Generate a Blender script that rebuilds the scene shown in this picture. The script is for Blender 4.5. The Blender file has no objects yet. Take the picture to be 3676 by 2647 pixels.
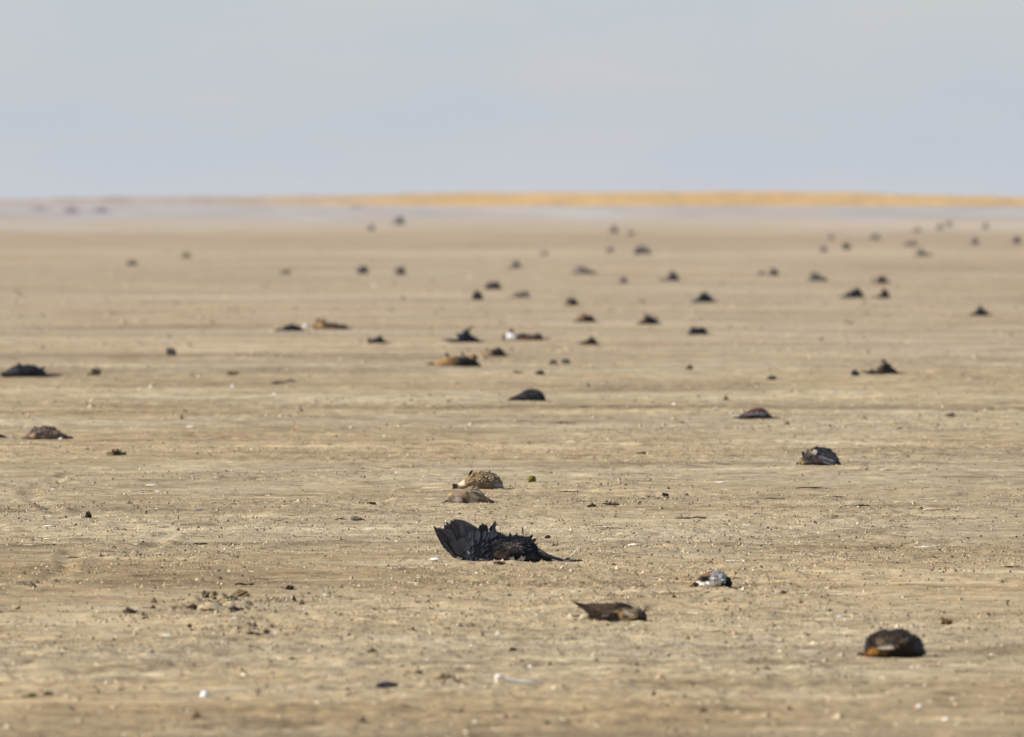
import bpy, math, random
import numpy as np
from mathutils import Vector

# ------------------------------------------------------------------ camera, sky, sun, exposure
S = bpy.context.scene
COL = S.collection
random.seed(7)
RNG = np.random.default_rng(11)

PW, PH = 3676, 2647               # size of the photograph
LENS, SENSOR = 400.0, 36.0        # long telephoto lens
FPX = LENS / SENSOR * PW
CAM_H = 1.70
HORIZON = 712.0                   # row of the true horizon
PITCH = math.atan((PH / 2 - HORIZON) / FPX)

cam = bpy.data.cameras.new('camera')
cam.lens = LENS
cam.sensor_width = SENSOR
cam.sensor_fit = 'HORIZONTAL'
cam.clip_start = 0.5
cam.clip_end = 30000
cam.dof.use_dof = True
cam.dof.focus_distance = 58.5
cam.dof.aperture_fstop = 8.0
cam_ob = bpy.data.objects.new('camera', cam)
cam_ob.location = (0, 0, CAM_H)
cam_ob.rotation_euler = (math.pi / 2 - PITCH, 0, 0)
COL.objects.link(cam_ob)
S.camera = cam_ob

SUN_EL, SUN_AZ = math.radians(37), math.radians(-96)     # from the left, a little behind the birds
VEIL_A, VEIL_B = (3.92, 4.32, 4.92), (4.30, 4.46, 4.82)
world = bpy.data.worlds.new('World')
S.world = world
world.use_nodes = True
wn, wl = world.node_tree.nodes, world.node_tree.links
sky = wn.new('ShaderNodeTexSky')
sky.sky_type = 'NISHITA'
sky.sun_disc = False
sky.sun_elevation = SUN_EL
sky.sun_rotation = SUN_AZ
sky.air_density = 1.0
sky.dust_density = 1.2
sky.ozone_density = 1.4
sky.altitude = 1200
bg = wn['Background']
bg.inputs['Strength'].default_value = 0.10
# thin grey-blue dust veil that thickens towards the horizon with the length of air looked through, all round the sky
wtc = wn.new('ShaderNodeTexCoord')
wsep = wn.new('ShaderNodeSeparateXYZ'); wl.new(wtc.outputs['Generated'], wsep.inputs[0])
def wmath(op, a, b):
    m = wn.new('ShaderNodeMath'); m.operation = op
    for i, v in enumerate((a, b)):
        if isinstance(v, (int, float)): m.inputs[i].default_value = v
        else: wl.new(v, m.inputs[i])
    return m.outputs[0]
airmass = wmath('DIVIDE', -0.058, wmath('ADD', wmath('MAXIMUM', wsep.outputs['Z'], 0.0), 0.016))
veil_fac = wmath('SUBTRACT', 1.0, wmath('EXPONENT', airmass, 0.0))
wno = wn.new('ShaderNodeTexNoise')
wno.inputs['Scale'].default_value = 40.0; wno.inputs['Detail'].default_value = 3.0
wmap = wn.new('ShaderNodeMapping'); wmap.inputs['Scale'].default_value = (1, 1, 4.0)
wl.new(wtc.outputs['Generated'], wmap.inputs[0]); wl.new(wmap.outputs[0], wno.inputs['Vector'])
wr = wn.new('ShaderNodeValToRGB')
wr.color_ramp.elements[0].position = 0.35; wr.color_ramp.elements[0].color = (*VEIL_A, 1)
wr.color_ramp.elements[1].position = 0.65; wr.color_ramp.elements[1].color = (*VEIL_B, 1)
wl.new(wno.outputs['Fac'], wr.inputs['Fac'])
wmix = wn.new('ShaderNodeMix'); wmix.data_type = 'RGBA'
wl.new(veil_fac, wmix.inputs['Factor'])
wl.new(sky.outputs[0], wmix.inputs['A']); wl.new(wr.outputs[0], wmix.inputs['B'])
wl.new(wmix.outputs['Result'], bg.inputs['Color'])

sun = bpy.data.lights.new('sun', 'SUN')
sun.energy = 4.9
sun.angle = math.radians(0.5)
sun.color = (1.0, 0.93, 0.81)
sun_ob = bpy.data.objects.new('sun', sun)
sv = Vector((math.sin(SUN_AZ) * math.cos(SUN_EL), math.cos(SUN_AZ) * math.cos(SUN_EL), math.sin(SUN_EL)))
sun_ob.rotation_euler = (-sv).to_track_quat('-Z', 'Y').to_euler()
sun_ob.location = (0, 0, 50)
COL.objects.link(sun_ob)

S.view_settings.view_transform = 'Standard'
S.view_settings.look = 'None'
S.view_settings.exposure = 0.38
S.view_settings.gamma = 1.0
S.view_settings.use_curve_mapping = False
S.render.engine = 'CYCLES'
S.cycles.use_denoising = True
S.cycles.denoiser = 'OPENIMAGEDENOISE'
S.cycles.denoising_input_passes = 'RGB_ALBEDO_NORMAL'
S.cycles.denoising_prefilter = 'ACCURATE'
S.cycles.max_bounces = 5
S.cycles.volume_bounces = 1

# ------------------------------------------------------------------ helpers
def at(px, py):
    """point of the flat ground that the photograph shows at (px, py)"""
    dx, dz = (px - PW / 2) / FPX, -(py - PH / 2) / FPX
    c, s = math.cos(PITCH), math.sin(PITCH)
    vy, vz = c + dz * s, dz * c - s
    t = CAM_H / -vz
    return dx * t, vy * t

def sm(a, b, x):
    t = np.clip((x - a) / (b - a), 0, 1)
    return t * t * (3 - 2 * t)

def _h(xi, yi, s):
    h = (xi * 374761393 + yi * 668265263 + s * 1442695041) & 0xffffffff
    h = ((h ^ (h >> 13)) * 1274126177) & 0xffffffff
    h = ((h ^ (h >> 15)) * 2246822519) & 0xffffffff
    return ((h ^ (h >> 16)) & 0xffffff) / float(0xffffff)

def vn(x, y, s=0):
    x = np.asarray(x, float); y = np.asarray(y, float)
    xf, yf = np.floor(x), np.floor(y)
    xi, yi = xf.astype(np.int64), yf.astype(np.int64)
    u, v = x - xf, y - yf
    u = u * u * (3 - 2 * u); v = v * v * (3 - 2 * v)
    a, b = _h(xi, yi, s), _h(xi + 1, yi, s)
    c, d = _h(xi, yi + 1, s), _h(xi + 1, yi + 1, s)
    return (a + (b - a) * u) * (1 - v) + (c + (d - c) * u) * v

def sn(x, y, s=0):
    return vn(x, y, s) * 2 - 1

FURROWS = [[(330, 1690), (220, 1722), (100, 1768), (128, 1805), (205, 1845)],
           [(640, 1918), (575, 1940), (560, 1968), (470, 1992), (400, 2005)],
           [(262, 1985), (245, 2020), (232, 2060), (150, 2095), (80, 2128)],
           [(2000, 2092), (2250, 2096), (2400, 2090)],
           [(2820, 2070), (3050, 2076), (3350, 2072), (3676, 2078)],
           [(2700, 1878), (2950, 1880), (3300, 1872)]]
FURROWS = [[at(*p) for p in f] for f in FURROWS]
# heaps of dug-up mud: px, py, half width px, height px
HEAPS = [(690, 2172, 48, 20), (760, 2186, 60, 24), (845, 2180, 62, 26), (900, 2200, 40, 12), (480, 2222, 60, 9),
         (640, 2196, 40, 9), (905, 2258, 70, 9), (470, 2002, 70, 8), (130, 1830, 60, 8), (2250, 1716, 60, 8),
         (2200, 1745, 70, 7), (1000, 2172, 40, 7), (2150, 1810, 80, 8), (1600, 2452, 45, 14), (2330, 1800, 60, 6),
         (3440, 2052, 60, 7), (150, 2115, 60, 8)]
_hp = []
for px, py, w, h in HEAPS:
    x, y = at(px, py)
    k = y / FPX
    _hp.append((x, y, w * k, max(0.14, w * k * 1.6), h * k))

def height(x, y, fine=True):
    x = np.asarray(x, float); y = np.asarray(y, float)
    z = 0.022 * sn(x / 7, y / 13, 1) + 0.010 * sn(x / 2.1, y / 3.4, 2)
    near = 1 - sm(110, 150, y)
    if fine:
        patch = sm(0.35, 0.7, vn(x / 0.8, y / 3.0, 3) * 0.6 + vn(x / 2.6, y / 7.0, 4) * 0.4)
        z = z + near * (0.0062 * sn(x / 0.62, y / 0.9, 5) + 0.0045 * sn(x / 0.21, y / 0.33, 6)
                        + (0.0022 + 0.0050 * patch) * (sn(x / 0.075, y / 0.12, 7) + 0.7 * sn(x / 0.034, y / 0.06, 8))
                        + 0.004 * patch
                        + 0.010 * sm(0.47, 0.53, vn(x / 1.5 + 0.4 * sn(x / 0.3, y / 0.5, 12), y / 1.1, 9)) + 0.006 * sm(0.46, 0.54, vn(x / 0.5, y / 0.5, 10)))
    if np.ndim(z) and z.size > 1000 or True:
        for hx, hy, wx, wy, hh in _hp:
            q = ((x - hx) / wx) ** 2 + ((y - hy) / wy) ** 2
            m = np.clip(1 - q, 0, 1)
            z = z + hh * m * (0.45 + 0.9 * vn(x / 0.03, y / 0.06, 21))
        sel = (y > 40) & (y < 78)
        if np.any(sel):
            xs, ys = x[sel] if np.ndim(x) else x, y[sel] if np.ndim(y) else y
            dz = np.zeros_like(xs)
            for f in FURROWS:
                d = np.full_like(xs, 9.0)
                for (ax, ay), (bx, by) in zip(f[:-1], f[1:]):
                    # a furrow runs mostly across the view: measure it with depth shortened
                    vx, vy = bx - ax, (by - ay) * 0.5
                    wx_, wy_ = xs - ax, (ys - ay) * 0.5
                    t = np.clip((wx_ * vx + wy_ * vy) / (vx * vx + vy * vy + 1e-9), 0, 1)
                    d = np.minimum(d, np.hypot(wx_ - t * vx, wy_ - t * vy))
                d = d + 0.03 * sn(xs / 0.07, ys / 0.15, 31)
                dz = dz - 0.009 * np.exp(-(d / 0.04) ** 2) + 0.0050 * np.exp(-((d - 0.08) / 0.03) ** 2) * (0.4 + 1.2 * vn(xs / 0.05, ys / 0.1, 33))
            if np.ndim(z):
                z[sel] += dz
            else:
                z = z + dz
    return z

def zat(x, y):
    return float(height(np.array([x]), np.array([y]))[0])

def mesh_np(name, verts, faces, mat, cols=None, smooth=True):
    """verts (n,3), faces (m,k) arrays -> mesh object"""
    verts = np.ascontiguousarray(verts, np.float32); faces = np.ascontiguousarray(faces, np.int32)
    me = bpy.data.meshes.new(name)
    m, k = faces.shape
    me.vertices.add(len(verts)); me.vertices.foreach_set('co', verts.ravel())
    me.loops.add(m * k); me.loops.foreach_set('vertex_index', faces.ravel())
    me.polygons.add(m)
    me.polygons.foreach_set('loop_start', np.arange(0, m * k, k, dtype=np.int32))
    me.polygons.foreach_set('loop_total', np.full(m, k, np.int32))
    me.polygons.foreach_set('use_smooth', np.full(m, smooth))
    me.update(calc_edges=True)
    if cols is not None:
        ca = me.color_attributes.new('Col', 'FLOAT_COLOR', 'POINT')
        c4 = np.ones((len(verts), 4), np.float32); c4[:, :3] = cols
        ca.data.foreach_set('color', c4.ravel())
    me.materials.append(mat)
    ob = bpy.data.objects.new(name, me)
    COL.objects.link(ob)
    return ob

class MB:
    """collects pieces with a colour per vertex, then links them as one mesh object"""
    def __init__(self):
        self.v, self.f, self.c = [], [], []
    def add(self, v, f, c):
        o = len(self.v)
        self.v += [tuple(p) for p in v]
        self.f += [tuple(i + o for i in q) for q in f]
        self.c += ([tuple(c)] * len(v)) if not isinstance(c[0], (tuple, list, np.ndarray)) else [tuple(q) for q in c]
    def build(self, name, mat, parent=None, smooth=True):
        me = bpy.data.meshes.new(name)
        me.from_pydata(self.v, [], self.f)
        ca = me.color_attributes.new('Col', 'FLOAT_COLOR', 'POINT')
        a = np.ones((len(self.v), 4), np.float32); a[:, :3] = np.array(self.c)
        ca.data.foreach_set('color', a.ravel())
        me.polygons.foreach_set('use_smooth', [smooth] * len(me.polygons))
        me.materials.append(mat)
        me.update()
        ob = bpy.data.objects.new(name, me)
        COL.objects.link(ob)
        if parent:
            ob.parent = parent
        return ob

def tag(o, label=None, cat=None, group=None, kind=None):
    for k, v in (('label', label), ('category', cat), ('group', group), ('kind', kind)):
        if v:
            o[k] = v
    return o

def empty(name, loc):
    o = bpy.data.objects.new(name, None)
    o.location = loc
    o.empty_display_size = 0.1
    COL.objects.link(o)
    return o

# ------------------------------------------------------------------ materials
def new_mat(name):
    m = bpy.data.materials.new(name)
    m.use_nodes = True
    return m, m.node_tree.nodes, m.node_tree.links, m.node_tree.nodes['Principled BSDF']

def noise(nt, ln, vec, scale, detail=3.0, rough=0.55, dist=0.0):
    n = nt.new('ShaderNodeTexNoise')
    n.inputs['Scale'].default_value = scale
    n.inputs['Detail'].default_value = detail
    n.inputs['Roughness'].default_value = rough
    n.inputs['Distortion'].default_value = dist
    ln.new(vec, n.inputs['Vector'])
    return n.outputs['Fac']

def ramp(nt, ln, fac, stops):
    r = nt.new('ShaderNodeValToRGB')
    e = r.color_ramp.elements
    e[0].position, e[0].color = stops[0][0], (*stops[0][1], 1)
    e[1].position, e[1].color = stops[-1][0], (*stops[-1][1], 1)
    for p, c in stops[1:-1]:
        q = e.new(p); q.color = (*c, 1)
    ln.new(fac, r.inputs['Fac'])
    return r.outputs['Color']

def mixc(nt, ln, fac, a, b, mode='MIX'):
    m = nt.new('ShaderNodeMix')
    m.data_type = 'RGBA'; m.blend_type = mode
    for sock, v in ((m.inputs['Factor'], fac), (m.inputs['A'], a), (m.inputs['B'], b)):
        if isinstance(v, (int, float)):
            sock.default_value = v
        elif isinstance(v, tuple):
            sock.default_value = (*v, 1)
        else:
            ln.new(v, sock)
    return m.outputs['Result']

def mth(nt, ln, op, a, b=None, c=None):
    m = nt.new('ShaderNodeMath'); m.operation = op
    for i, v in enumerate((a, b, c)):
        if v is None: continue
        if isinstance(v, (int, float)): m.inputs[i].default_value = v
        else: ln.new(v, m.inputs[i])
    return m.outputs[0]

def ground_material():
    m, nt, ln, bs = new_mat('dry_mud')
    geo = nt.new('ShaderNodeNewGeometry')
    pos = geo.outputs['Position']
    sep = nt.new('ShaderNodeSeparateXYZ'); ln.new(pos, sep.inputs[0])
    big = noise(nt, ln, pos, 0.11, 4, 0.6)
    mid = noise(nt, ln, pos, 0.8, 4, 0.6)
    blot = noise(nt, ln, pos, 3.1, 3, 0.55)
    sml = noise(nt, ln, pos, 9.0, 4, 0.65)
    tiny = noise(nt, ln, pos, 60.0, 3, 0.7)
    base = ramp(nt, ln, mid, [(0.33, (0.235, 0.176, 0.107)), (0.45, (0.326, 0.255, 0.157)),
                              (0.56, (0.360, 0.291, 0.185)), (0.68, (0.420, 0.358, 0.258))])
    grey = ramp(nt, ln, big, [(0.40, (0.338, 0.250, 0.138)), (0.60, (0.346, 0.294, 0.202))])
    c = mixc(nt, ln, 0.45, base, grey)
    bl = ramp(nt, ln, blot, [(0.31, (0.66, 0.63, 0.59)), (0.46, (1.0, 1.0, 1.0)), (0.56, (1.02, 1.01, 1.0)), (0.70, (1.42, 1.41, 1.36))])
    c = mixc(nt, ln, 0.9, c, bl, 'MULTIPLY')
    fine = ramp(nt, ln, sml, [(0.32, (0.66, 0.63, 0.60)), (0.5, (1.0, 1.0, 1.0)), (0.70, (1.26, 1.25, 1.22))])
    c = mixc(nt, ln, 0.85, c, fine, 'MULTIPLY')
    # wind and water have drawn the silt out into long streaks along the shore
    mp = nt.new('ShaderNodeMapping'); mp.inputs['Scale'].default_value = (0.16, 1.0, 1.0)
    ln.new(pos, mp.inputs[0])
    s1 = noise(nt, ln, mp.outputs[0], 0.55, 4, 0.6, 0.6)
    s2 = noise(nt, ln, mp.outputs[0], 2.6, 3, 0.6, 0.4)
    mp0 = nt.new('ShaderNodeMapping'); mp0.inputs['Scale'].default_value = (0.8, 1.0, 1.0)
    ln.new(pos, mp0.inputs[0])
    s0 = noise(nt, ln, mp0.outputs[0], 0.16, 3, 0.6, 0.5)
    k0 = ramp(nt, ln, s0, [(0.34, (0.76, 0.72, 0.67)), (0.46, (0.98, 0.97, 0.95)), (0.55, (1.02, 1.02, 1.02)), (0.68, (1.22, 1.23, 1.24))])
    c = mixc(nt, ln, 0.9, c, k0, 'MULTIPLY')
    k1 = ramp(nt, ln, s1, [(0.34, (0.70, 0.66, 0.62)), (0.45, (0.98, 0.97, 0.96)), (0.57, (1.03, 1.03, 1.03)), (0.70, (1.30, 1.31, 1.31))])
    k2 = ramp(nt, ln, s2, [(0.34, (0.72, 0.69, 0.65)), (0.46, (1.0, 1.0, 1.0)), (0.56, (1.02, 1.02, 1.02)), (0.68, (1.28, 1.28, 1.26))])
    c = mixc(nt, ln, 0.85, c, k1, 'MULTIPLY')
    c = mixc(nt, ln, 0.8, c, k2, 'MULTIPLY')
    grit = ramp(nt, ln, tiny, [(0.32, (0.6, 0.57, 0.54)), (0.48, (1.0, 1.0, 1.0)), (0.66, (1.25, 1.24, 1.2))])
    c = mixc(nt, ln, 0.8, c, grit, 'MULTIPLY')
    # shore lines left by the drying lake: broad bands of paler and browner silt far out, plus haze shimmer painted as overall paling
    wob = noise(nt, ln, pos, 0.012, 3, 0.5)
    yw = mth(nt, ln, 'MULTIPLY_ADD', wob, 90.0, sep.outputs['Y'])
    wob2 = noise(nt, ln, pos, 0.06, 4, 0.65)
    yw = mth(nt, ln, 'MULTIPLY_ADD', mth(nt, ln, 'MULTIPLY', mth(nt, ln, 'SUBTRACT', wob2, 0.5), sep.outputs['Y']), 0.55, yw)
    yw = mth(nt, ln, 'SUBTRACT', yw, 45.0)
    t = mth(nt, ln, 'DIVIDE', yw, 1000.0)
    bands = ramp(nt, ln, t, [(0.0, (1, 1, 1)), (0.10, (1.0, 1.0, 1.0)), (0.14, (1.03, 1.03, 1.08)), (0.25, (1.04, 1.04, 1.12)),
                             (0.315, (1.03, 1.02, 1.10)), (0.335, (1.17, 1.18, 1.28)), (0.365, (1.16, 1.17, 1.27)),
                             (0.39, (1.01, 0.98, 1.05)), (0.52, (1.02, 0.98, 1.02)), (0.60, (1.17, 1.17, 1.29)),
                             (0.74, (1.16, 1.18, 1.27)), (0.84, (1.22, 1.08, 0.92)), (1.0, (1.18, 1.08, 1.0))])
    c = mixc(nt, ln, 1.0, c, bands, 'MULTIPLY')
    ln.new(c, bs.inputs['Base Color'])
    bs.inputs['Roughness'].default_value = 0.95
    bs.inputs['Specular IOR Level'].default_value = 0.15
    bmp = nt.new('ShaderNodeBump')
    bmp.inputs['Strength'].default_value = 0.7
    bmp.inputs['Distance'].default_value = 0.006
    ln.new(mth(nt, ln, 'MULTIPLY_ADD', tiny, 0.6, sml), bmp.inputs['Height'])
    ln.new(bmp.outputs[0], bs.inputs['Normal'])
    return m

def col_material(name, rough=0.8, spec=0.25, var=0.35, scale=60.0, sheen=0.0, bump=0.0):
    """colour from the mesh's Col attribute, broken up by noise"""
    m, nt, ln, bs = new_mat(name)
    a = nt.new('ShaderNodeAttribute'); a.attribute_name = 'Col'
    tc = nt.new('ShaderNodeTexCoord')
    n = noise(nt, ln, tc.outputs['Object'], scale, 4, 0.65)
    v = ramp(nt, ln, n, [(0.3, (1 - var,) * 3), (0.5, (1, 1, 1)), (0.72, (1 + var,) * 3)])
    ln.new(mixc(nt, ln, 1.0, a.outputs['Color'], v, 'MULTIPLY'), bs.inputs['Base Color'])
    bs.inputs['Roughness'].default_value = rough
    bs.inputs['Specular IOR Level'].default_value = spec
    if sheen:
        bs.inputs['Sheen Weight'].default_value = sheen
    if bump:
        b = nt.new('ShaderNodeBump'); b.inputs['Strength'].default_value = bump; b.inputs['Distance'].default_value = 0.004
        ln.new(n, b.inputs['Height']); ln.new(b.outputs[0], bs.inputs['Normal'])
    return m

M_GROUND = ground_material()
M_PLUME = col_material('plumage', 0.85, 0.08, 0.45, 90, 0.0, 0.5)
M_FEATHER = col_material('feather', 0.7, 0.12, 0.25, 70, 0.0)
M_HORN = col_material('horn_and_skin', 0.5, 0.35, 0.2, 80)
M_CRUMB = col_material('mud_crumb', 0.95, 0.1, 0.3, 120)
M_STRAW = col_material('straw', 0.7, 0.25, 0.25, 60)
M_BONE = col_material('bone_and_shell', 0.55, 0.35, 0.15, 60)
M_MIRAGE = col_material('mirage_shimmer', 0.85, 0.2, 0.25, 0.02)
M_BANK = col_material('golden_grass', 0.9, 0.1, 0.22, 0.25)
M_SCRUB = col_material('grey_scrub', 0.9, 0.1, 0.3, 1.5)

# ------------------------------------------------------------------ the ground: one sheet to the horizon
def build_ground():
    r1 = np.geomspace(8, 31, 36, endpoint=False)
    r2 = np.geomspace(31, 145, 1200, endpoint=False)
    r3 = np.geomspace(145, 6500, 240)
    rows = np.concatenate([[-400, -60, -10, 2], r1, r2, r3])
    mid_u = np.linspace(-0.066, 0.066, 660)
    side = 0.066 + np.geomspace(0.0008, 8, 34)
    us = np.concatenate([-side[::-1], mid_u, side])
    D = np.maximum(rows, 8.0)
    Y = np.repeat(rows[:, None], len(us), 1)
    X = us[None, :] * D[:, None]
    Z = height(X.ravel(), Y.ravel()).reshape(X.shape)
    edge = 1 - sm(0.066, 0.2, np.abs(us))[None, :]
    Z = Z * np.where(rows[:, None] < 150, edge, 1.0)
    # far out only the long swell remains, flattened so that it never hides the plain behind it
    Z = Z * (1 - sm(150, 400, rows))[:, None]
    nr, nc = X.shape
    idx = np.arange(nr * nc).reshape(nr, nc)
    f = np.stack([idx[:-1, :-1], idx[:-1, 1:], idx[1:, 1:], idx[1:, :-1]], -1).reshape(-1, 4)
    g = mesh_np('ground', np.stack([X, Y, Z], -1).reshape(-1, 3), f, M_GROUND)
    return tag(g, kind='structure')
build_ground()

def build_mirage():
    # sheet between mud and grassy bank, sky-reflecting mirage painted in pale colour, ragged edges
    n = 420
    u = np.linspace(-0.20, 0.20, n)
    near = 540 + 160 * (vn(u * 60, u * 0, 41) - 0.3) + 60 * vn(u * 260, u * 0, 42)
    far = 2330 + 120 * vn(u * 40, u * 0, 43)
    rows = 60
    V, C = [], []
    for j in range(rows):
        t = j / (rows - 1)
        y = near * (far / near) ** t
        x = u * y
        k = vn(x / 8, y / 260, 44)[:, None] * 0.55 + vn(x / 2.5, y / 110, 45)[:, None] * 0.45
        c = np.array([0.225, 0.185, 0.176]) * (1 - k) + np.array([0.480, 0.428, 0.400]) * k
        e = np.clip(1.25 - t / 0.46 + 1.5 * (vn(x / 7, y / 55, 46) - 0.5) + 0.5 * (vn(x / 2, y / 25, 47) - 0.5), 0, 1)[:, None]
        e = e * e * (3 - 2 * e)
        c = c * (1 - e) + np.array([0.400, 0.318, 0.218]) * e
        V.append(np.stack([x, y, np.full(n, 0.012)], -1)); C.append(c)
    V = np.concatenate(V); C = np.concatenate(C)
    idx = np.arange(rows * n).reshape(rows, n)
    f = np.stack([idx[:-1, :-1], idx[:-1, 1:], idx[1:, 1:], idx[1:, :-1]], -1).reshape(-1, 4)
    tag(mesh_np('mirage_band', V, f, M_MIRAGE, C), kind='structure')
build_mirage()

BANK_D = 2330.0
BANK_TOP = [(-3000, 724), (-800, 719), (0, 713), (500, 708), (1000, 704), (1300, 699), (1700, 694), (2000, 693), (2300, 691),
            (2600, 689), (3000, 693), (3300, 700), (3676, 709), (4300, 716), (6500, 724)]
def build_bank():
    kx = BANK_D / FPX
    px = np.linspace(-2900, 6400, 560)
    top = np.interp(px, [p[0] for p in BANK_TOP], [p[1] for p in BANK_TOP])
    x = (px - PW / 2) * kx
    hgt = CAM_H + (HORIZON - top) * kx + 0.16 * sn(x / 9, x * 0, 51) + 0.05 * sn(x / 2.5, x * 0, 52)
    prof = [(-22, -0.2), (-12, 0.12), (-6, 0.42), (-2, 0.74), (3, 0.96), (10, 1.0), (30, 0.9), (60, -0.1)]
    gold = np.array([0.545, 0.305, 0.045]); gold2 = np.array([0.49, 0.285, 0.055])
    mauve = np.array([0.355, 0.275, 0.215])
    g = sm(500, 1750, px)[:, None] * (1 - 0.35 * sm(3500, 4300, px)[:, None])
    V, C = [], []
    for dy, t in prof:
        y = np.full_like(x, BANK_D + dy) + 3 * sn(x / 9, x * 0 + dy, 53)
        k = vn(x / 5, x * 0 + dy * 0.3, 54)[:, None]
        V.append(np.stack([x, y, hgt * t], -1))
        C.append((gold * (1 - k) + gold2 * k) * g + mauve * (1 - g))
    V = np.concatenate(V); C = np.concatenate(C)
    n = len(px)
    idx = np.arange(len(prof) * n).reshape(len(prof), n)
    f = np.stack([idx[:-1, :-1], idx[:-1, 1:], idx[1:, 1:], idx[1:, :-1]], -1).reshape(-1, 4)
    tag(mesh_np('grassy_bank', V, f, M_BANK, C), kind='structure')
    # standing dry grass on the bank
    N = 9000
    gx = RNG.uniform(x[120], x[-120], N); gd = RNG.uniform(-14, 8, N)
    hz = np.interp(gx, x, hgt) * np.interp(gd, [p[0] for p in prof], [p[1] for p in prof])
    gg = np.interp(gx, x, g[:, 0])[:, None]
    hh = RNG.uniform(0.10, 0.26, N); w = RNG.uniform(0.10, 0.35, N); lean = RNG.normal(0, 0.12, N)
    y = BANK_D + gd
    V = np.stack([np.stack([gx - w, y, hz - 0.1], -1), np.stack([gx + w, y, hz - 0.1], -1),
                  np.stack([gx + lean, y + 0.1, hz + hh], -1), np.stack([gx, y + 0.4, hz - 0.1], -1)], 1).reshape(-1, 3)
    b = np.arange(N)[:, None] * 4
    f = np.concatenate([b + [0, 1, 2], b + [1, 3, 2], b + [3, 0, 2]])
    k = RNG.uniform(0.75, 1.2, (N, 1))
    C = np.repeat((gold * gg + mauve * (1 - gg)) * k, 4, 0)
    tag(mesh_np('dry_grass', V, f, M_BANK, C), 'tall golden dry grass on the far bank', 'grass', kind='stuff')
build_bank()

# ------------------------------------------------------------------ loose litter nobody could count
def scatter(n, py0, py1, patchy=True, fade=None):
    py = RNG.uniform(py0, py1, n)
    if fade:
        py = py[RNG.uniform(0, 1, n) < 0.06 + 0.94 * sm(fade[0], fade[1], py) * (1 - sm(fade[2], fade[3], py))]
        n = len(py)
    D = CAM_H * FPX / (py - HORIZON)
    x = RNG.uniform(-0.064, 0.064, n) * D
    if patchy:
        p = vn(x / 0.8, D / 3.0, 3) * 0.6 + vn(x / 2.6, D / 7.0, 4) * 0.4
        k = RNG.uniform(0, 1, n) < 0.18 + 1.1 * np.clip((p - 0.35) / 0.3, 0, 1)
        x, D = x[k], D[k]
    return x, D

def crumbs(name, label, x, y, size, cols, flat=0.6):
    n = len(x)
    z = height(x, y) * (1 - sm(150, 400, y))
    base = np.array([[1, 0.6, 0], [-0.8, 1, 0], [-1, -0.7, 0], [0.7, -1, 0], [0, 0, 1.5]], float)
    P = base[None] * size[:, None, None] * RNG.uniform(0.6, 1.35, (n, 5, 1)) + RNG.normal(0, 0.22, (n, 5, 3)) * size[:, None, None]
    a = RNG.uniform(0, 6.28, n)[:, None]
    P = np.stack([P[..., 0] * np.cos(a) - P[..., 1] * np.sin(a), P[..., 0] * np.sin(a) + P[..., 1] * np.cos(a), P[..., 2] * flat], -1)
    P += np.stack([x, y, z - 0.001], -1)[:, None]
    t = np.array([[0, 1, 4], [1, 2, 4], [2, 3, 4], [3, 0, 4]])
    f = (np.arange(n)[:, None, None] * 5 + t[None]).reshape(-1, 3)
    return tag(mesh_np(name, P.reshape(-1, 3), f, M_CRUMB, np.repeat(cols, 5, 0), smooth=False), label, 'litter', kind='stuff')

def pick(n, table):
    w = np.array([t[0] for t in table]); w = w / w.sum()
    c = np.array([t[1] for t in table])
    return c[RNG.choice(len(table), n, p=w)] * RNG.uniform(0.8, 1.2, (n, 1))

MUD = [(5, (0.37, 0.27, 0.16)), (4, (0.45, 0.35, 0.22)), (2.6, (0.18, 0.13, 0.08)), (1.3, (0.065, 0.048, 0.037)),
       (2.2, (0.60, 0.51, 0.36))]
x, y = scatter(300000, 1440, 2440, True, (1440, 1660, 2100, 2440))
crumbs('mud_crumbs', 'fine crumbs of dry mud covering the sharp middle ground', x, y, RNG.gamma(1.4, 0.0012, len(x)) + 0.0014,
       pick(len(x), MUD), 0.85)
x, y = scatter(7000, 2200, 2700, False)
crumbs('mud_crumbs', 'blurred crumbs of dry mud in the nearest strip', x, y, RNG.gamma(1.8, 0.0018, len(x)) + 0.002,
       pick(len(x), MUD))
x, y = scatter(17000, 880, 1560)
crumbs('mud_crumbs', 'blurred pale and dark crumbs on the far mud', x, y, (RNG.gamma(2.0, 0.0030, len(x)) + 0.003) * np.clip(y / 95, 0.8, 1.8),
       pick(len(x), [(4, (0.36, 0.27, 0.165)), (3, (0.46, 0.365, 0.235)), (1.0, (0.17, 0.125, 0.085)), (0.5, (0.60, 0.51, 0.38))]), 0.7)

hx = np.concatenate([RNG.normal(q[0], q[2] * 1.1, 130) for q in _hp]); hy = np.concatenate([RNG.normal(q[1], q[3] * 1.3, 130) for q in _hp])
crumbs('broken_clods', 'crumbled grey-brown mud scattered round the dug-up patches', hx, hy, RNG.gamma(1.6, 0.0018, len(hx)) + 0.0018,
       pick(len(hx), [(4, (0.33, 0.255, 0.165)), (3, (0.42, 0.34, 0.23)), (2.5, (0.14, 0.10, 0.07)), (1.5, (0.05, 0.038, 0.03))]), 0.9)

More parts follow.
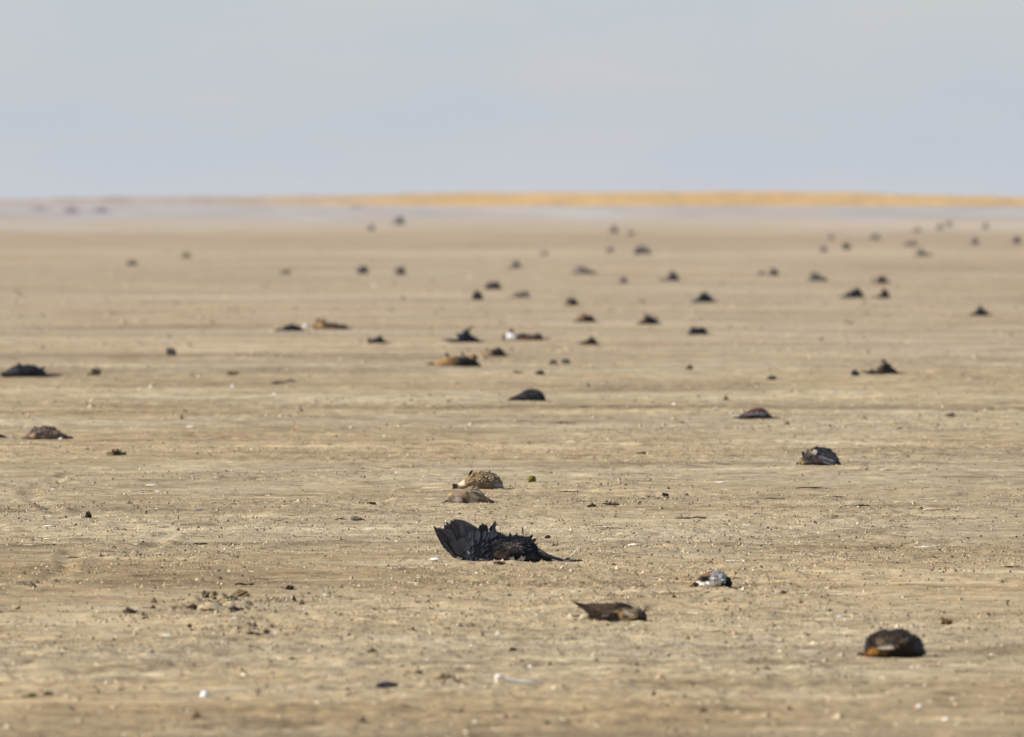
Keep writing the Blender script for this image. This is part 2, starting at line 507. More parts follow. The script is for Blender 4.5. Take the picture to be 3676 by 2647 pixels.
def straws(name, label, x, y, length, rad, cols):
    n = len(x)
    z = height(x, y) * (1 - sm(150, 400, y))
    a = RNG.uniform(0, math.pi, n)
    dx, dy = np.cos(a), np.sin(a)
    bend = RNG.normal(0, 0.12, n) * length
    pts = []
    for t in (-0.5, 0.0, 0.5):
        cx = x + dx * length * t - dy * bend * (1 - 4 * t * t)
        cy = y + dy * length * t + dx * bend * (1 - 4 * t * t)
        cz = z + rad + 0.002 + (np.abs(RNG.normal(0, 0.05, n)) * length if t else 0)
        r = rad * (0.45 if t else 1.0)
        for (ox, oz) in ((0, 1), (0.9, -0.5), (-0.9, -0.5)):
            pts.append(np.stack([cx - dy * ox * r, cy + dx * ox * r, cz + oz * r], -1))
    P = np.stack(pts, 1)
    t = []
    for s in (0, 3):
        for i in range(3):
            j = (i + 1) % 3
            t.append([s + i, s + j, s + 3 + j, s + 3 + i])
    f = (np.arange(n)[:, None, None] * 9 + np.array(t)[None]).reshape(-1, 4)
    return tag(mesh_np(name, P.reshape(-1, 3), f, M_STRAW, np.repeat(cols, 9, 0)), label, 'litter', kind='stuff')

x, y = scatter(3400, 1500, 2500, False)
straws('straw_litter', 'thin bits of pale straw strewn over the mud', x, y, RNG.uniform(0.02, 0.10, len(x)), RNG.uniform(0.0007, 0.0022, len(x)),
       pick(len(x), [(3, (0.52, 0.43, 0.27)), (2, (0.66, 0.60, 0.48)), (1.5, (0.18, 0.125, 0.075)), (1.6, (0.05, 0.038, 0.03))]))
x, y = scatter(260, 1300, 2600, False)
crumbs('shell_fragments', 'small white shell and down fragments on the mud', x, y, RNG.gamma(2.5, 0.0018, len(x)) + 0.002,
       pick(len(x), [(1, (0.70, 0.68, 0.64))]), 0.35)

# ------------------------------------------------------------------ birds
def feather(mb, base, tip, w, col, side=(0, 1, 0), curve=0.0, segs=6, edge=None, blunt=0.55):
    """one vaned feather from base to tip; the vane widens across `side`, with a raised shaft line"""
    b, t = Vector(base), Vector(tip)
    ax = t - b
    L = ax.length
    if L < 1e-6: return
    axn = ax.normalized()
    sd = Vector(side); sd = (sd - axn * sd.dot(axn))
    if sd.length < 1e-6: sd = Vector((1, 0, 0)) - axn * axn.x
    sd.normalize()
    nr = axn.cross(sd)
    V, F, C = [], [], []
    for i in range(segs + 1):
        q = i / segs
        prof = min(1.0, 0.25 + q * 2.6) * (1 - max(0, (q - blunt) / (1 - blunt)) ** 2.2)
        ww = w * 0.5 * max(prof, 0.04)
        c = b + ax * q + nr * curve * L * math.sin(q * math.pi * 0.5) * q
        V += [c - sd * ww + nr * 0.0, c + nr * 0.10 * ww, c + sd * ww]
        e = edge if edge is not None else col
        C += [e, col, e]
        if i:
            o = (i - 1) * 3
            F += [(o, o + 3, o + 4, o + 1), (o + 1, o + 4, o + 5, o + 2)]
    mb.add(V, F, C)

def tube(mb, pts, rads, col, seg=7):
    V, F = [], []
    n = len(pts)
    P = [Vector(p) for p in pts]
    for i, p in enumerate(P):
        d = (P[min(i + 1, n - 1)] - P[max(i - 1, 0)]).normalized()
        u = d.cross(Vector((0, 1, 0)))
        if u.length < 0.05: u = d.cross(Vector((1, 0, 0)))
        u.normalize(); w = d.cross(u)
        for k in range(seg):
            a = 2 * math.pi * k / seg
            V.append(p + (u * math.cos(a) + w * math.sin(a)) * rads[i])
    for i in range(n - 1):
        for k in range(seg):
            F.append((i * seg + k, i * seg + (k + 1) % seg, (i + 1) * seg + (k + 1) % seg, (i + 1) * seg + k))
    V += [P[0], P[-1]]
    for k in range(seg):
        F.append((n * seg, (k + 1) % seg, k)); F.append((n * seg + 1, (n - 1) * seg + k, (n - 1) * seg + (k + 1) % seg))
    mb.add(V, F, col)

class View:
    """turns coordinates read off an enlarged crop into metres about the bird's base point"""
    def __init__(self, ox, oy, sc, xmid, ybase):
        self.px, self.py = ox + xmid * sc, oy + ybase * sc
        self.x, self.y = at(self.px, self.py)
        self.k = sc * self.y / FPX
        self.xm, self.yb = xmid, ybase
    def p(self, x, y, d=0.0):
        return ((x - self.xm) * self.k, d * self.k, (self.yb - y) * self.k)

def smooth_stations(st, m):
    st = np.array(st, float)
    d = np.concatenate([[0], np.cumsum(np.abs(np.diff(st[:, 0])) + 0.35 * np.abs(np.diff(st[:, 1])))])
    u = np.linspace(0, d[-1], m)
    out = np.stack([np.interp(u, d, st[:, i]) for i in range(st.shape[1])], 1)
    if m > 6:
        k = out.copy()
        k[1:-1] = 0.25 * out[:-2] + 0.5 * out[1:-1] + 0.25 * out[2:]
        out = k
    return out

def patch_colour(base, patches, x, y, seed):
    c = np.array(base, float)
    for cx, cy, rx, ry, col in patches:
        q = math.hypot((x - cx) / rx, (y - cy) / ry) + 0.35 * float(sn(x / rx * 2.3, y / ry * 2.3, seed))
        k = 1 - min(1, max(0, (q - 0.78) / 0.28))
        c = c * (1 - k) + np.array(col) * k
    return tuple(c)

def body_mesh(vw, st, base, patches, seed, m=30, seg=22, rough=0.035, name='body', parent=None):
    """continuous lofted body: stations (x, top, bottom, half depth[, depth offset]) in crop coordinates"""
    st = [tuple(q) + (0.0,) * (5 - len(q)) for q in st]
    R = smooth_stations(st, m)
    V, F, C = [], [], []
    for i, (x, t, b, d, o) in enumerate(R):
        zc, hz = (t + b) / 2, max(abs(b - t) / 2, 1.0)
        for k in range(seg):
            a = 2 * math.pi * k / seg
            ca, sa = math.cos(a), math.sin(a)
            fl = 1.0 if sa > 0 else 0.86
            yy = o + d * math.copysign(abs(ca) ** 0.85, ca)
            zz = zc - hz * math.copysign(abs(sa) ** (0.9 if sa > 0 else 0.7), sa) * (1 if sa > 0 else 1.06)
            n = rough * float(sn(x / 60.0 + k * 0.9, zz / 45.0 + (9 if ca > 0 else 0), seed))
            n += rough * 0.6 * float(sn(x / 22.0, k * 1.7, seed + 1))
            zz -= n * hz * 2 * max(sa, 0.0)
            yy += n * d
            V.append(vw.p(x, zz, yy))
            C.append(patch_colour(base, patches, x, zz, seed))
    for i in range(m - 1):
        for k in range(seg):
            F.append((i * seg + k, (i + 1) * seg + k, (i + 1) * seg + (k + 1) % seg, i * seg + (k + 1) % seg))
    V.append(vw.p(R[0][0] - 2, (R[0][1] + R[0][2]) / 2, R[0][4])); C.append(C[0])
    V.append(vw.p(R[-1][0] + 2, (R[-1][1] + R[-1][2]) / 2, R[-1][4])); C.append(C[-1])
    a, z = m * seg, m * seg + 1
    for k in range(seg):
        F.append((a, k, (k + 1) % seg)); F.append((z, (m - 1) * seg + (k + 1) % seg, (m - 1) * seg + k))
    mb = MB(); mb.add(V, F, C)
    return mb.build(name, M_PLUME, parent), R

def plumage(vw, R, base, patches, seed, n, size, tailward, parent, lift=0.25, edge=None, wf=0.45, mott=None, var=(0.65, 1.4)):
    """small body feathers lying over the body, tips towards the tail (+1 right, -1 left)"""
    rnd = random.Random(seed)
    mb = MB()
    for _ in range(n):
        i = rnd.uniform(1, len(R) - 2); j = int(i); f = i - j
        x, t, b, d, o = R[j] * (1 - f) + R[j + 1] * f
        a = rnd.uniform(0.05, math.pi - 0.05) if rnd.random() < 0.6 else rnd.uniform(math.pi * 0.5, math.pi * 1.08)
        ca, sa = math.cos(a), math.sin(a)
        ca = -abs(ca) if rnd.random() < 0.75 else ca
        zc, hz = (t + b) / 2, max(abs(b - t) / 2, 1)
        yy, zz = o + d * ca * 0.97, zc - hz * sa * 0.97
        nrm = Vector((0, ca / max(d, 1) * hz, sa)).normalized()
        L = size * rnd.uniform(0.6, 1.3)
        ang = rnd.gauss(0, 0.45)
        tx, tz = math.cos(ang) * tailward, -math.sin(ang) * 0.8 + 0.25 * abs(sa - 1)
        lf = lift * rnd.uniform(0.3, 1.6)
        p0 = Vector(vw.p(x, zz, yy))
        q0, q1 = R[max(j - 1, 0)], R[min(j + 2, len(R) - 1)]
        ddx = max(abs(q1[0] - q0[0]), 4.0) * (1 if q1[0] >= q0[0] else -1)
        slz = max(-2.0, min(2.0, -(q1[1] - q0[1]) / ddx)) * max(sa, 0.0)
        sly = max(-1.5, min(1.5, (q1[3] - q0[3]) / ddx)) * ca
        dv = Vector((tx, tx * sly, tx * slz)).normalized() + Vector((0, nrm.y, nrm.z)) * lf + Vector((0, 0, -tz * 0.4))
        if abs(slz) > 0.3:
            dv += Vector((-slz, 0, 1)).normalized() * lf * 0.8
        p1 = p0 + dv * L * vw.k
        p1.z = max(p1.z, 0.002)
        c = np.array(patch_colour(base, patches, x, zz, seed)) * rnd.uniform(*var)
        if mott and rnd.random() < 0.6:
            c = np.array(rnd.choice(mott)) * rnd.uniform(0.7, 1.2)
        e = tuple(c) if edge is None else tuple(np.array(edge) * rnd.uniform(0.6, 1.1)) if rnd.random() < 0.6 else tuple(c)
        feather(mb, p0, p1, L * wf * vw.k, tuple(c), side=nrm.cross(Vector((tx, 0, 0))), curve=rnd.uniform(-0.1, 0.25), segs=3, edge=e)
    o = mb.build('plumage', M_FEATHER, parent)
    o['kind'] = 'stuff'
    return o

def single_feathers(vw, specs, name, parent, side=(0, 1, 0)):
    """each flight feather an object of its own: (base xy, tip xy, width, colour, depth0, depth1[, edge])"""
    for q in specs:
        (bx, by), (tx, ty), w, col, d0, d1 = q[:6]
        mb = MB()
        feather(mb, vw.p(bx, by, d0), vw.p(tx, ty, d1), w * vw.k, col, side=side, curve=0.04, segs=8,
                edge=q[6] if len(q) > 6 else None, blunt=q[7] if len(q) > 7 else 0.55)
        mb.build(name, M_FEATHER, parent)

BIRDS = 'dead birds strewn over the flat'
def root(name, vw, label, cat='bird', group=BIRDS, sink=0.004):
    z0 = zat(vw.x, vw.y)
    if vw.y < 140:                           # a body rests on the higher crumbs in front of it, not in the hollow behind them
        ds = np.linspace(0, 2.0, 21)
        hs = [np.max(height(vw.x + q * np.ones(21), vw.y - ds) - ds * CAM_H / vw.y) for q in (-0.08, 0.0, 0.08)]
        z0 = min(z0 + 0.012, max(z0, float(np.mean(hs))))
    o = empty(name, (vw.x, vw.y, z0 * (1 - float(sm(150, 400, vw.y))) - sink))
    return tag(o, label, cat, group)

def horn(vw, parent, name, pts, rads, col, mat=None):
    mb = MB()
    tube(mb, [vw.p(*p) for p in pts], [r * vw.k for r in rads], col)
    return mb.build(name, mat or M_HORN, parent)

# --- black coot with one wing raised
def big_coot():
    vw = View(1500, 1780, 700 / 2268, 1000, 765)
    r = root('dead_coot', vw, 'black bird with one spread wing raised at left and a leg stretched out right', sink=0.006)
    blk, gry = (0.010, 0.010, 0.013), (0.040, 0.039, 0.044)
    pat = [(1080, 600, 130, 60, (0.085, 0.072, 0.066)), (960, 690, 90, 45, (0.12, 0.088, 0.085)), (870, 480, 90, 60, (0.022, 0.023, 0.028)),
           (1300, 620, 100, 110, (0.010, 0.011, 0.016)), (1330, 720, 90, 40, (0.040, 0.044, 0.055)),
           (1090, 735, 40, 20, (0.30, 0.25, 0.23))]
    st = [(560, 752, 776, 40), (640, 725, 776, 110), (705, 660, 776, 160), (750, 560, 776, 190), (800, 450, 774, 215), (860, 405, 774, 235), (930, 430, 772, 260),
          (1050, 480, 774, 270), (1180, 470, 776, 260), (1290, 490, 776, 240), (1360, 560, 776, 200), (1410, 640, 776, 150), (1470, 715, 778, 90), (1540, 755, 778, 40)]
    b, R = body_mesh(vw, st, blk, pat, 3, 56, 34, 0.07, parent=r)
    plumage(vw, R, blk, pat, 5, 900, 58, 1, r, 0.22, wf=0.3)
    w = empty('wing', (0, 0, 0)); w.parent = r
    # the hand of the wing: primaries fan out from the wrist, secondaries from the forearm behind it
    g1, g2, dk = (0.088, 0.084, 0.094), (0.068, 0.065, 0.075), (0.016, 0.015, 0.018)
    specs = [((450, 700), (183, 350), 120, g2, -150, -232, dk, 0.30), ((462, 700), (240, 368), 150, g1, -150, -224, g2, 0.55),
             ((470, 700), (292, 384), 150, g1, -150, -216, g1, 0.80), ((480, 695), (306, 328), 80, g2, -146, -207, dk, 0.62),
             ((495, 690), (334, 300), 80, g1, -142, -202, dk, 0.66), ((510, 690), (388, 284), 96, g2, -138, -194, dk, 0.74)]
    for i in range(15):                      # the rest of the wing closes to one smooth rounded sheet
        t = i / 14
        tip = (430 + 320 * t, 273 + 175 * t ** 2.1)
        specs.append(((525 + 190 * t, 690 + 25 * t), tip, 150, g1 if i % 2 else g2, -136 + 6 * t - 2 * (i % 2), -188 + 45 * t, g2 if i % 3 else g1, 0.92))
    single_feathers(vw, specs, 'feather', w, side=(1, 0, 0.25))
    # shorter feathers that cover the roots of the long ones, and the bone of the leading edge
    cov = MB(); rnd = random.Random(4)
    for i in range(130):
        t = rnd.random(); u = rnd.random()
        bx, by = 450 + 250 * t, 752 - 60 * t - 130 * u
        ang = math.radians(128 - 70 * t + rnd.gauss(0, 8)); L = rnd.uniform(80, 140)
        c = rnd.uniform(0.9, 1.25)
        feather(cov, vw.p(bx, by, -160 - 30 * u), vw.p(bx + L * math.cos(ang), by - L * math.sin(ang), -205 + 40 * t),
                52 * vw.k, (0.075 * c, 0.073 * c, 0.085 * c), side=(1, 0, 0.3), segs=4)
    for i in range(170):                     # shoulder feathers where the wing joins the body
        bx, by = rnd.uniform(590, 900), rnd.uniform(480, 770)
        ang = math.radians(rnd.gauss(105 - (bx - 600) * 0.16, 16)); L = rnd.uniform(60, 125)
        c = rnd.uniform(0.6, 1.25)
        feather(cov, vw.p(bx, by, -205 - rnd.uniform(0, 35)), vw.p(bx + L * math.cos(ang), max(by - L * math.sin(ang), 375 + (bx - 590) * 0.15), -190), rnd.uniform(30, 54) * vw.k,
                (0.032 * c, 0.036 * c, 0.050 * c), side=(1, 0, 0.3), segs=4, blunt=0.85)  # cool tint paints the blue-black sheen into the feather colour
    cov.build('wing_coverts', M_FEATHER, w)['kind'] = 'stuff'
    horn(vw, w, 'wing_bone', [(700, 752, -170), (560, 752, -175), (446, 690, -180), (335, 540, -205), (235, 425, -225)], [26, 24, 18, 10, 5], (0.014, 0.014, 0.016), M_PLUME)
    # ruffled tufts that break the outline of the back
    specs = [((760, 450), (722, 335), 60, blk, -150, -150), ((775, 450), (752, 316), 54, blk, -140, -140), ((800, 440), (785, 330), 54, blk, -130, -130), ((850, 440), (868, 345), 60, blk, -60, -60), ((862, 440), (903, 292), 46, (0.05, 0.048, 0.055), -80, -80, (0.02, 0.02, 0.024)), ((880, 440), (880, 350), 50, blk, -20, -30),
             ((1090, 520), (1068, 430), 34, blk, 10, 0), ((1140, 520), (1150, 440), 34, blk, 0, 0),
             ((1228, 470), (1212, 356), 16, (0.008, 0.008, 0.01), -30, -36), ((1290, 510), (1340, 458), 34, blk, -10, -20), ((1330, 540), (1380, 505), 34, blk, 0, -10)]
    single_feathers(vw, specs, 'tuft_feather', r, side=(1, 0, 0.3))
    leg = horn(vw, r, 'leg', [(1400, 650, -160), (1500, 700, -180), (1600, 726, -200), (1700, 754, -220)], [40, 30, 19, 16], (0.02, 0.02, 0.022))
    for pts in ([(1690, 754, -220), (1735, 734, -226), (1768, 722, -228)], [(1690, 756, -220), (1800, 758, -210), (1918, 750, -200)],
                [(1690, 756, -220), (1790, 762, -260), (1880, 760, -290)]):
        horn(vw, leg, 'toe', pts, [16, 18, 6], (0.018, 0.018, 0.02))
    dn = MB()
    for (x, y) in ((1210, 730), (1225, 745), (1095, 738), (745, 745), (600, 675), (1195, 745), (470, 740)):
        for _ in range(6):
            a = rnd.uniform(0, 3.1); L = rnd.uniform(18, 50)
            feather(dn, vw.p(x, y, -265), vw.p(x + L * math.cos(a), y - L * math.sin(a), -280), 14 * vw.k, (0.55, 0.50, 0.45), side=(1, 0, 1), segs=3)
    dn.build('down', M_FEATHER, r)['kind'] = 'stuff'
big_coot()

# --- speckled shorebird behind, and the plover lying in front of it
TAN, CREAM, DKB = (0.26, 0.165, 0.075), (0.55, 0.43, 0.27), (0.045, 0.030, 0.024)
def speckled_pair():
    vw = View(1540, 1660, 360 / 2268, 1200, 692)
    r = root('dead_bird', vw, 'plump speckled tan bird with one dark feather sticking up, behind the plover')
    pat = [(1000, 400, 240, 130, (0.22, 0.14, 0.065)), (740, 560, 90, 80, (0.60, 0.50, 0.36)), (1250, 590, 330, 110, (0.15, 0.11, 0.07)),
           (1400, 430, 150, 110, (0.13, 0.09, 0.07)), (1610, 590, 110, 110, (0.24, 0.235, 0.24)), (1570, 440, 70, 80, (0.025, 0.020, 0.018)),
           (560, 630, 90, 90, (0.02, 0.014, 0.012))]
    st = [(535, 580, 690, 40, 40), (620, 570, 694, 60, 40), (690, 545, 700, 110), (830, 455, 700, 170), (920, 375, 700, 200), (1010, 325, 700, 220),
          (1120, 288, 700, 240), (1260, 282, 702, 240), (1400, 305, 702, 230), (1500, 355, 702, 200), (1600, 440, 702, 170), (1665, 560, 702, 120), (1692, 660, 702, 60)]
    b, R = body_mesh(vw, st, (0.15, 0.10, 0.058), pat, 13, 54, 34, 0.04, parent=r)
    plumage(vw, R[11:50], (0.16, 0.10, 0.06), pat[:1] + pat[2:4], 14, 560, 70, 1, r, 0.15, edge=CREAM, mott=[(0.022, 0.014, 0.011), (0.022, 0.014, 0.011), (0.05, 0.032, 0.02), CREAM, (0.36, 0.23, 0.095)])
    single_feathers(vw, [((890, 400), (992, 248), 60, DKB, -40, -50), ((1010, 560), (1020, 470), 40, DKB, -170, -190), ((1330, 330), (1390, 268), 40, DKB, 0, 0),
                         ((600, 640), (532, 560), 60, DKB, -20, -30), ((640, 650), (560, 690), 60, DKB, -20, -60)], 'feather', r, side=(1, 0, 0.3))
    vw = View(1540, 1660, 360 / 2268, 950, 958)
    r = root('dead_plover', vw, 'small plover with tan crown and thin dark bill, head low, facing left')
    pat = [(470, 745, 90, 60, (0.42, 0.29, 0.12)), (470, 860, 100, 70, (0.26, 0.215, 0.17)), (640, 890, 150, 90, (0.40, 0.345, 0.30)), (600, 740, 90, 60, (0.30, 0.215, 0.15)),
           (900, 620, 190, 90, (0.22, 0.15, 0.085)), (1080, 690, 90, 80, (0.62, 0.62, 0.64)), (1200, 730, 60, 50, (0.60, 0.58, 0.55)), (850, 870, 140, 90, (0.07, 0.045, 0.035)),
           (1200, 880, 250, 90, (0.06, 0.045, 0.038))]
    st = [(388, 858, 892, 14), (405, 800, 905, 34), (440, 738, 915, 52), (500, 705, 930, 62), (560, 700, 942, 66), (640, 690, 950, 90), (740, 660, 958, 125), (850, 600, 962, 150),
          (960, 570, 964, 165), (1060, 580, 964, 165), (1150, 660, 964, 145), (1250, 770, 962, 110), (1340, 850, 958, 70), (1420, 905, 955, 35)]
    b, R = body_mesh(vw, st, (0.20, 0.14, 0.09), pat, 23, 54, 34, 0.03, parent=r)
    plumage(vw, R[22:], (0.15, 0.10, 0.07), pat[4:], 24, 320, 70, 1, r, 0.15, edge=CREAM, mott=[(0.022, 0.015, 0.012), (0.022, 0.015, 0.012), CREAM, (0.36, 0.24, 0.10)])
    horn(vw, r, 'bill', [(415, 878, -20), (355, 912, -24), (300, 942, -24)], [20, 14, 8], (0.012, 0.010, 0.009))
    mb = MB(); tube(mb, [vw.p(452, 838, -56), vw.p(466, 836, -60)], [9 * vw.k, 7 * vw.k], (0.008, 0.006, 0.005)); mb.build('eye', M_HORN, r)
    w = empty('wing', (0, 0, 0)); w.parent = r
    E = (0.27, 0.20, 0.13)
    specs = []
    for (bx, by), (tx, ty) in (((820, 700), (1150, 700)), ((830, 720), (1200, 745)), ((840, 740), (1265, 790)), ((850, 760), (1330, 820)), ((850, 785), (1400, 856)),
                               ((850, 810), (1320, 872)), ((850, 840), (1290, 905)), ((850, 870), (1270, 932)), ((860, 900), (1260, 950))):
        specs.append(((bx, by), (tx, ty), 50, (0.018, 0.013, 0.011), -205, -165, E))
    specs += [((q[0][0] + 60, q[0][1] + 8), (q[1][0] - 20, q[1][1] + 10), 13, (0.62, 0.50, 0.34), -208, -170) for q in specs]
    single_feathers(vw, specs, 'feather', w, side=(0, 0.35, 1))
    single_feathers(vw, [((1200, 925), (1655, 918), 34, (0.012, 0.010, 0.010), -60, -40), ((1200, 935), (1600, 932), 34, (0.02, 0.016, 0.014), -40, 0)], 'tail_feather', r, side=(0, 1, 0.4))
speckled_pair()

# --- bird with a white flank and black rump
def white_flank():
    vw = View(2440, 2030, 220 / 2268, 1200, 955)
    r = root('dead_duck', vw, 'hunched bird with white flank, brown back and black right end')
    pat = [(900, 420, 420, 140, (0.15, 0.075, 0.045)),  (440, 860, 110, 60, (0.13, 0.085, 0.03)),
           (1350, 420, 260, 130, (0.26, 0.24, 0.235)), (1250, 620, 200, 120, (0.62, 0.59, 0.55)), (1100, 800, 470, 160, (0.90, 0.87, 0.80)), (1560, 620, 170, 220, (0.66, 0.65, 0.63)),
           (1600, 560, 70, 60, (0.10, 0.10, 0.13)), (1330, 620, 60, 50, (0.07, 0.055, 0.05)), (1410, 830, 110, 70, (0.34, 0.31, 0.19)), (1560, 840, 60, 50, (0.06, 0.05, 0.035)),
           (930, 610, 200, 110, (0.005, 0.005, 0.006)), (600, 830, 120, 120, (0.008, 0.006, 0.006)), (1920, 780, 350, 420, (0.004, 0.004, 0.005)), (1550, 960, 260, 80, (0.006, 0.006, 0.008))]
    st = [(330, 860, 915, 30), (460, 800, 930, 90), (560, 710, 940, 180), (700, 560, 945, 280), (850, 440, 950, 360), (1050, 345, 950, 430), (1250, 300, 955, 460), (1400, 290, 960, 460),
          (1550, 325, 970, 440), (1700, 440, 985, 400), (1800, 560, 992, 340), (1890, 640, 995, 260), (1925, 800, 995, 140)]
    b, R = body_mesh(vw, st, (0.10, 0.055, 0.035), pat, 33, 60, 40, 0.03, parent=r)
    plumage(vw, R, (0.10, 0.055, 0.035), pat, 34, 70, 130, 1, r, 0.08, var=(0.92, 1.08))
    horn(vw, r, 'bill', [(430, 880, -20), (340, 905, -30), (255, 915, -40)], [38, 30, 14], (0.30, 0.13, 0.08))
    single_feathers(vw, [((1750, 560), (1910, 640), 120, (0.006, 0.006, 0.008), -180, -160), ((1700, 700), (1935, 760), 140, (0.007, 0.007, 0.009), -260, -220),
                         ((1650, 880), (1925, 960), 140, (0.006, 0.006, 0.008), -300, -260)], 'tail_feather', r, side=(0, 0.4, 1))
white_flank()

# --- brown duck, wing tip raised at the left
def brown_duck():
    vw = View(2050, 2120, 300 / 2268, 1100, 858)
    r = root('dead_duck', vw, 'brown duck lying flat, pointed dark wing tip raised at left, cream breast at right')
    pat = [(900, 480, 620, 150, (0.062, 0.040, 0.027)), (1450, 420, 230, 110, (0.026, 0.020, 0.022)), (980, 600, 200, 70, (0.115, 0.080, 0.058)), (760, 520, 60, 22, (0.20, 0.145, 0.08)),
           (1500, 690, 290, 180, (0.60, 0.43, 0.20)), (1590, 620, 170, 90, (0.85, 0.74, 0.54)), (1480, 710, 90, 60, (0.12, 0.09, 0.05)), (1370, 790, 80, 40, (0.36, 0.24, 0.15)),
           (1800, 560, 190, 110, (0.50, 0.36, 0.22)), (1950, 650, 110, 90, (0.085, 0.072, 0.030)), (1850, 800, 260, 55, (0.014, 0.012, 0.018)), (400, 800, 200, 100, (0.40, 0.30, 0.18))]
    st = [(240, 400, 440, 60), (400, 372, 590, 150), (560, 368, 720, 220), (700, 368, 830, 280), (900, 366, 862, 320), (1100, 350, 866, 330), (1260, 330, 866, 330), (1400, 342, 866, 310),
          (1550, 392, 866, 270), (1700, 452, 866, 220), (1850, 490, 862, 190), (1950, 550, 858, 160), (2035, 620, 856, 120), (2062, 740, 856, 60)]
    b, R = body_mesh(vw, st, (0.045, 0.032, 0.024), pat, 43, 64, 40, 0.03, parent=r)
    plumage(vw, R, (0.05, 0.035, 0.026), pat, 44, 340, 110, -1, r, 0.12)
    w = empty('wing', (0, 0, 0)); w.parent = r
    single_feathers(vw, [((620, 560), (0, 275), 120, (0.014, 0.010, 0.010), -180, -150, (0.010, 0.008, 0.008), 0.3), ((700, 590), (120, 360), 120, (0.030, 0.022, 0.018), -210, -170),
                         ((800, 620), (240, 430), 130, (0.045, 0.031, 0.022), -250, -190), ((900, 660), (330, 520), 140, (0.05, 0.034, 0.025), -280, -210),
                         ((980, 720), (460, 610), 140, (0.046, 0.032, 0.024), -300, -230), ((1050, 770), (600, 710), 140, (0.05, 0.036, 0.026), -310, -250),
                         ((1050, 640), (800, 690), 90, (0.11, 0.08, 0.058), -330, -330)], 'feather', w, side=(0, 0.3, 1))
    # pale rump and folded foot at the left
    mb_st = [(60, 770, 862, 30, -60), (150, 740, 870, 90, -60), (300, 640, 872, 130, -60), (420, 640, 872, 140, -40), (520, 690, 872, 130, -20), (620, 760, 870, 90)]
    body_mesh(vw, mb_st, (0.62, 0.50, 0.33), [(330, 860, 300, 30, (0.16, 0.12, 0.13)), (520, 720, 60, 60, (0.20, 0.14, 0.09))], 45, 18, 16, 0.05, 'undertail', r)
    horn(vw, r, 'foot', [(20, 690, -120), (110, 700, -140), (240, 680, -120)], [22, 28, 18], (0.10, 0.055, 0.035))
    horn(vw, r, 'foot', [(70, 760, -180), (180, 850, -200), (420, 866, -190)], [22, 30, 22], (0.02, 0.015, 0.016))
    horn(vw, r, 'bill', [(1800, 830, -120), (1950, 836, -140), (2062, 838, -150)], [42, 46, 24], (0.016, 0.015, 0.022))
brown_duck()

# --- dark duck seen end on, lower right
def dark_duck():
    vw = View(3000, 2200, 400 / 2268, 1170, 852)
    r = root('dead_duck', vw, 'round dark duck with ochre cheek and pale wing lines, nearest bird at lower right')
    pat = [(880, 490, 100, 70, (0.15, 0.10, 0.06)), (1350, 490, 80, 60, (0.20, 0.135, 0.07)), (1440, 420, 40, 50, (0.24, 0.20, 0.18)), (1000, 585, 180, 26, (0.28, 0.22, 0.17)), (1110, 470, 80, 60, (0.055, 0.052, 0.035)),
           (760, 720, 130, 90, (0.36, 0.17, 0.03)), (960, 720, 150, 60, (0.13, 0.075, 0.015)), (1660, 600, 110, 130, (0.060, 0.075, 0.095)), (720, 540, 70, 90, (0.008, 0.007, 0.006)),
           (670, 820, 110, 26, (0.42, 0.09, 0.04)), (1250, 290, 200, 50, (0.022, 0.014, 0.013)), (1300, 720, 330, 110, (0.022, 0.014, 0.010)), (1680, 845, 80, 26, (0.20, 0.07, 0.07))]
    st = [(578, 720, 850, 120), (586, 590, 856, 260), (620, 470, 858, 400), (720, 375, 860, 500), (860, 315, 862, 580), (1000, 280, 862, 620), (1110, 298, 864, 640), (1210, 280, 864, 640),
          (1330, 256, 864, 620), (1460, 305, 866, 570), (1610, 400, 870, 480), (1710, 480, 872, 380), (1755, 610, 874, 260), (1768, 760, 874, 140)]
    b, R = body_mesh(vw, st, (0.028, 0.020, 0.015), pat, 53, 60, 40, 0.03, parent=r)
    plumage(vw, R, (0.024, 0.017, 0.012), pat, 54, 420, 110, 1, r, 0.16, edge=(0.075, 0.045, 0.026))
    single_feathers(vw, [((820, 615), (1190, 612), 36, (0.42, 0.36, 0.29), -600, -690), ((820, 640), (1180, 640), 30, (0.36, 0.30, 0.22), -610, -690), ((820, 665), (1150, 664), 26, (0.05, 0.035, 0.02), -610, -690),
                         ((1050, 330), (1000, 258), 60, (0.03, 0.022, 0.02), 0, 0), ((1620, 500), (1745, 480), 50, (0.05, 0.05, 0.06), 0, 0)], 'feather', r, side=(0, 0.3, 1))
    horn(vw, r, 'foot', [(590, 800, 0), (520, 770, 0), (470, 750, 0), (440, 800, 0)], [26, 30, 34, 14], (0.07, 0.06, 0.045))
dark_duck()

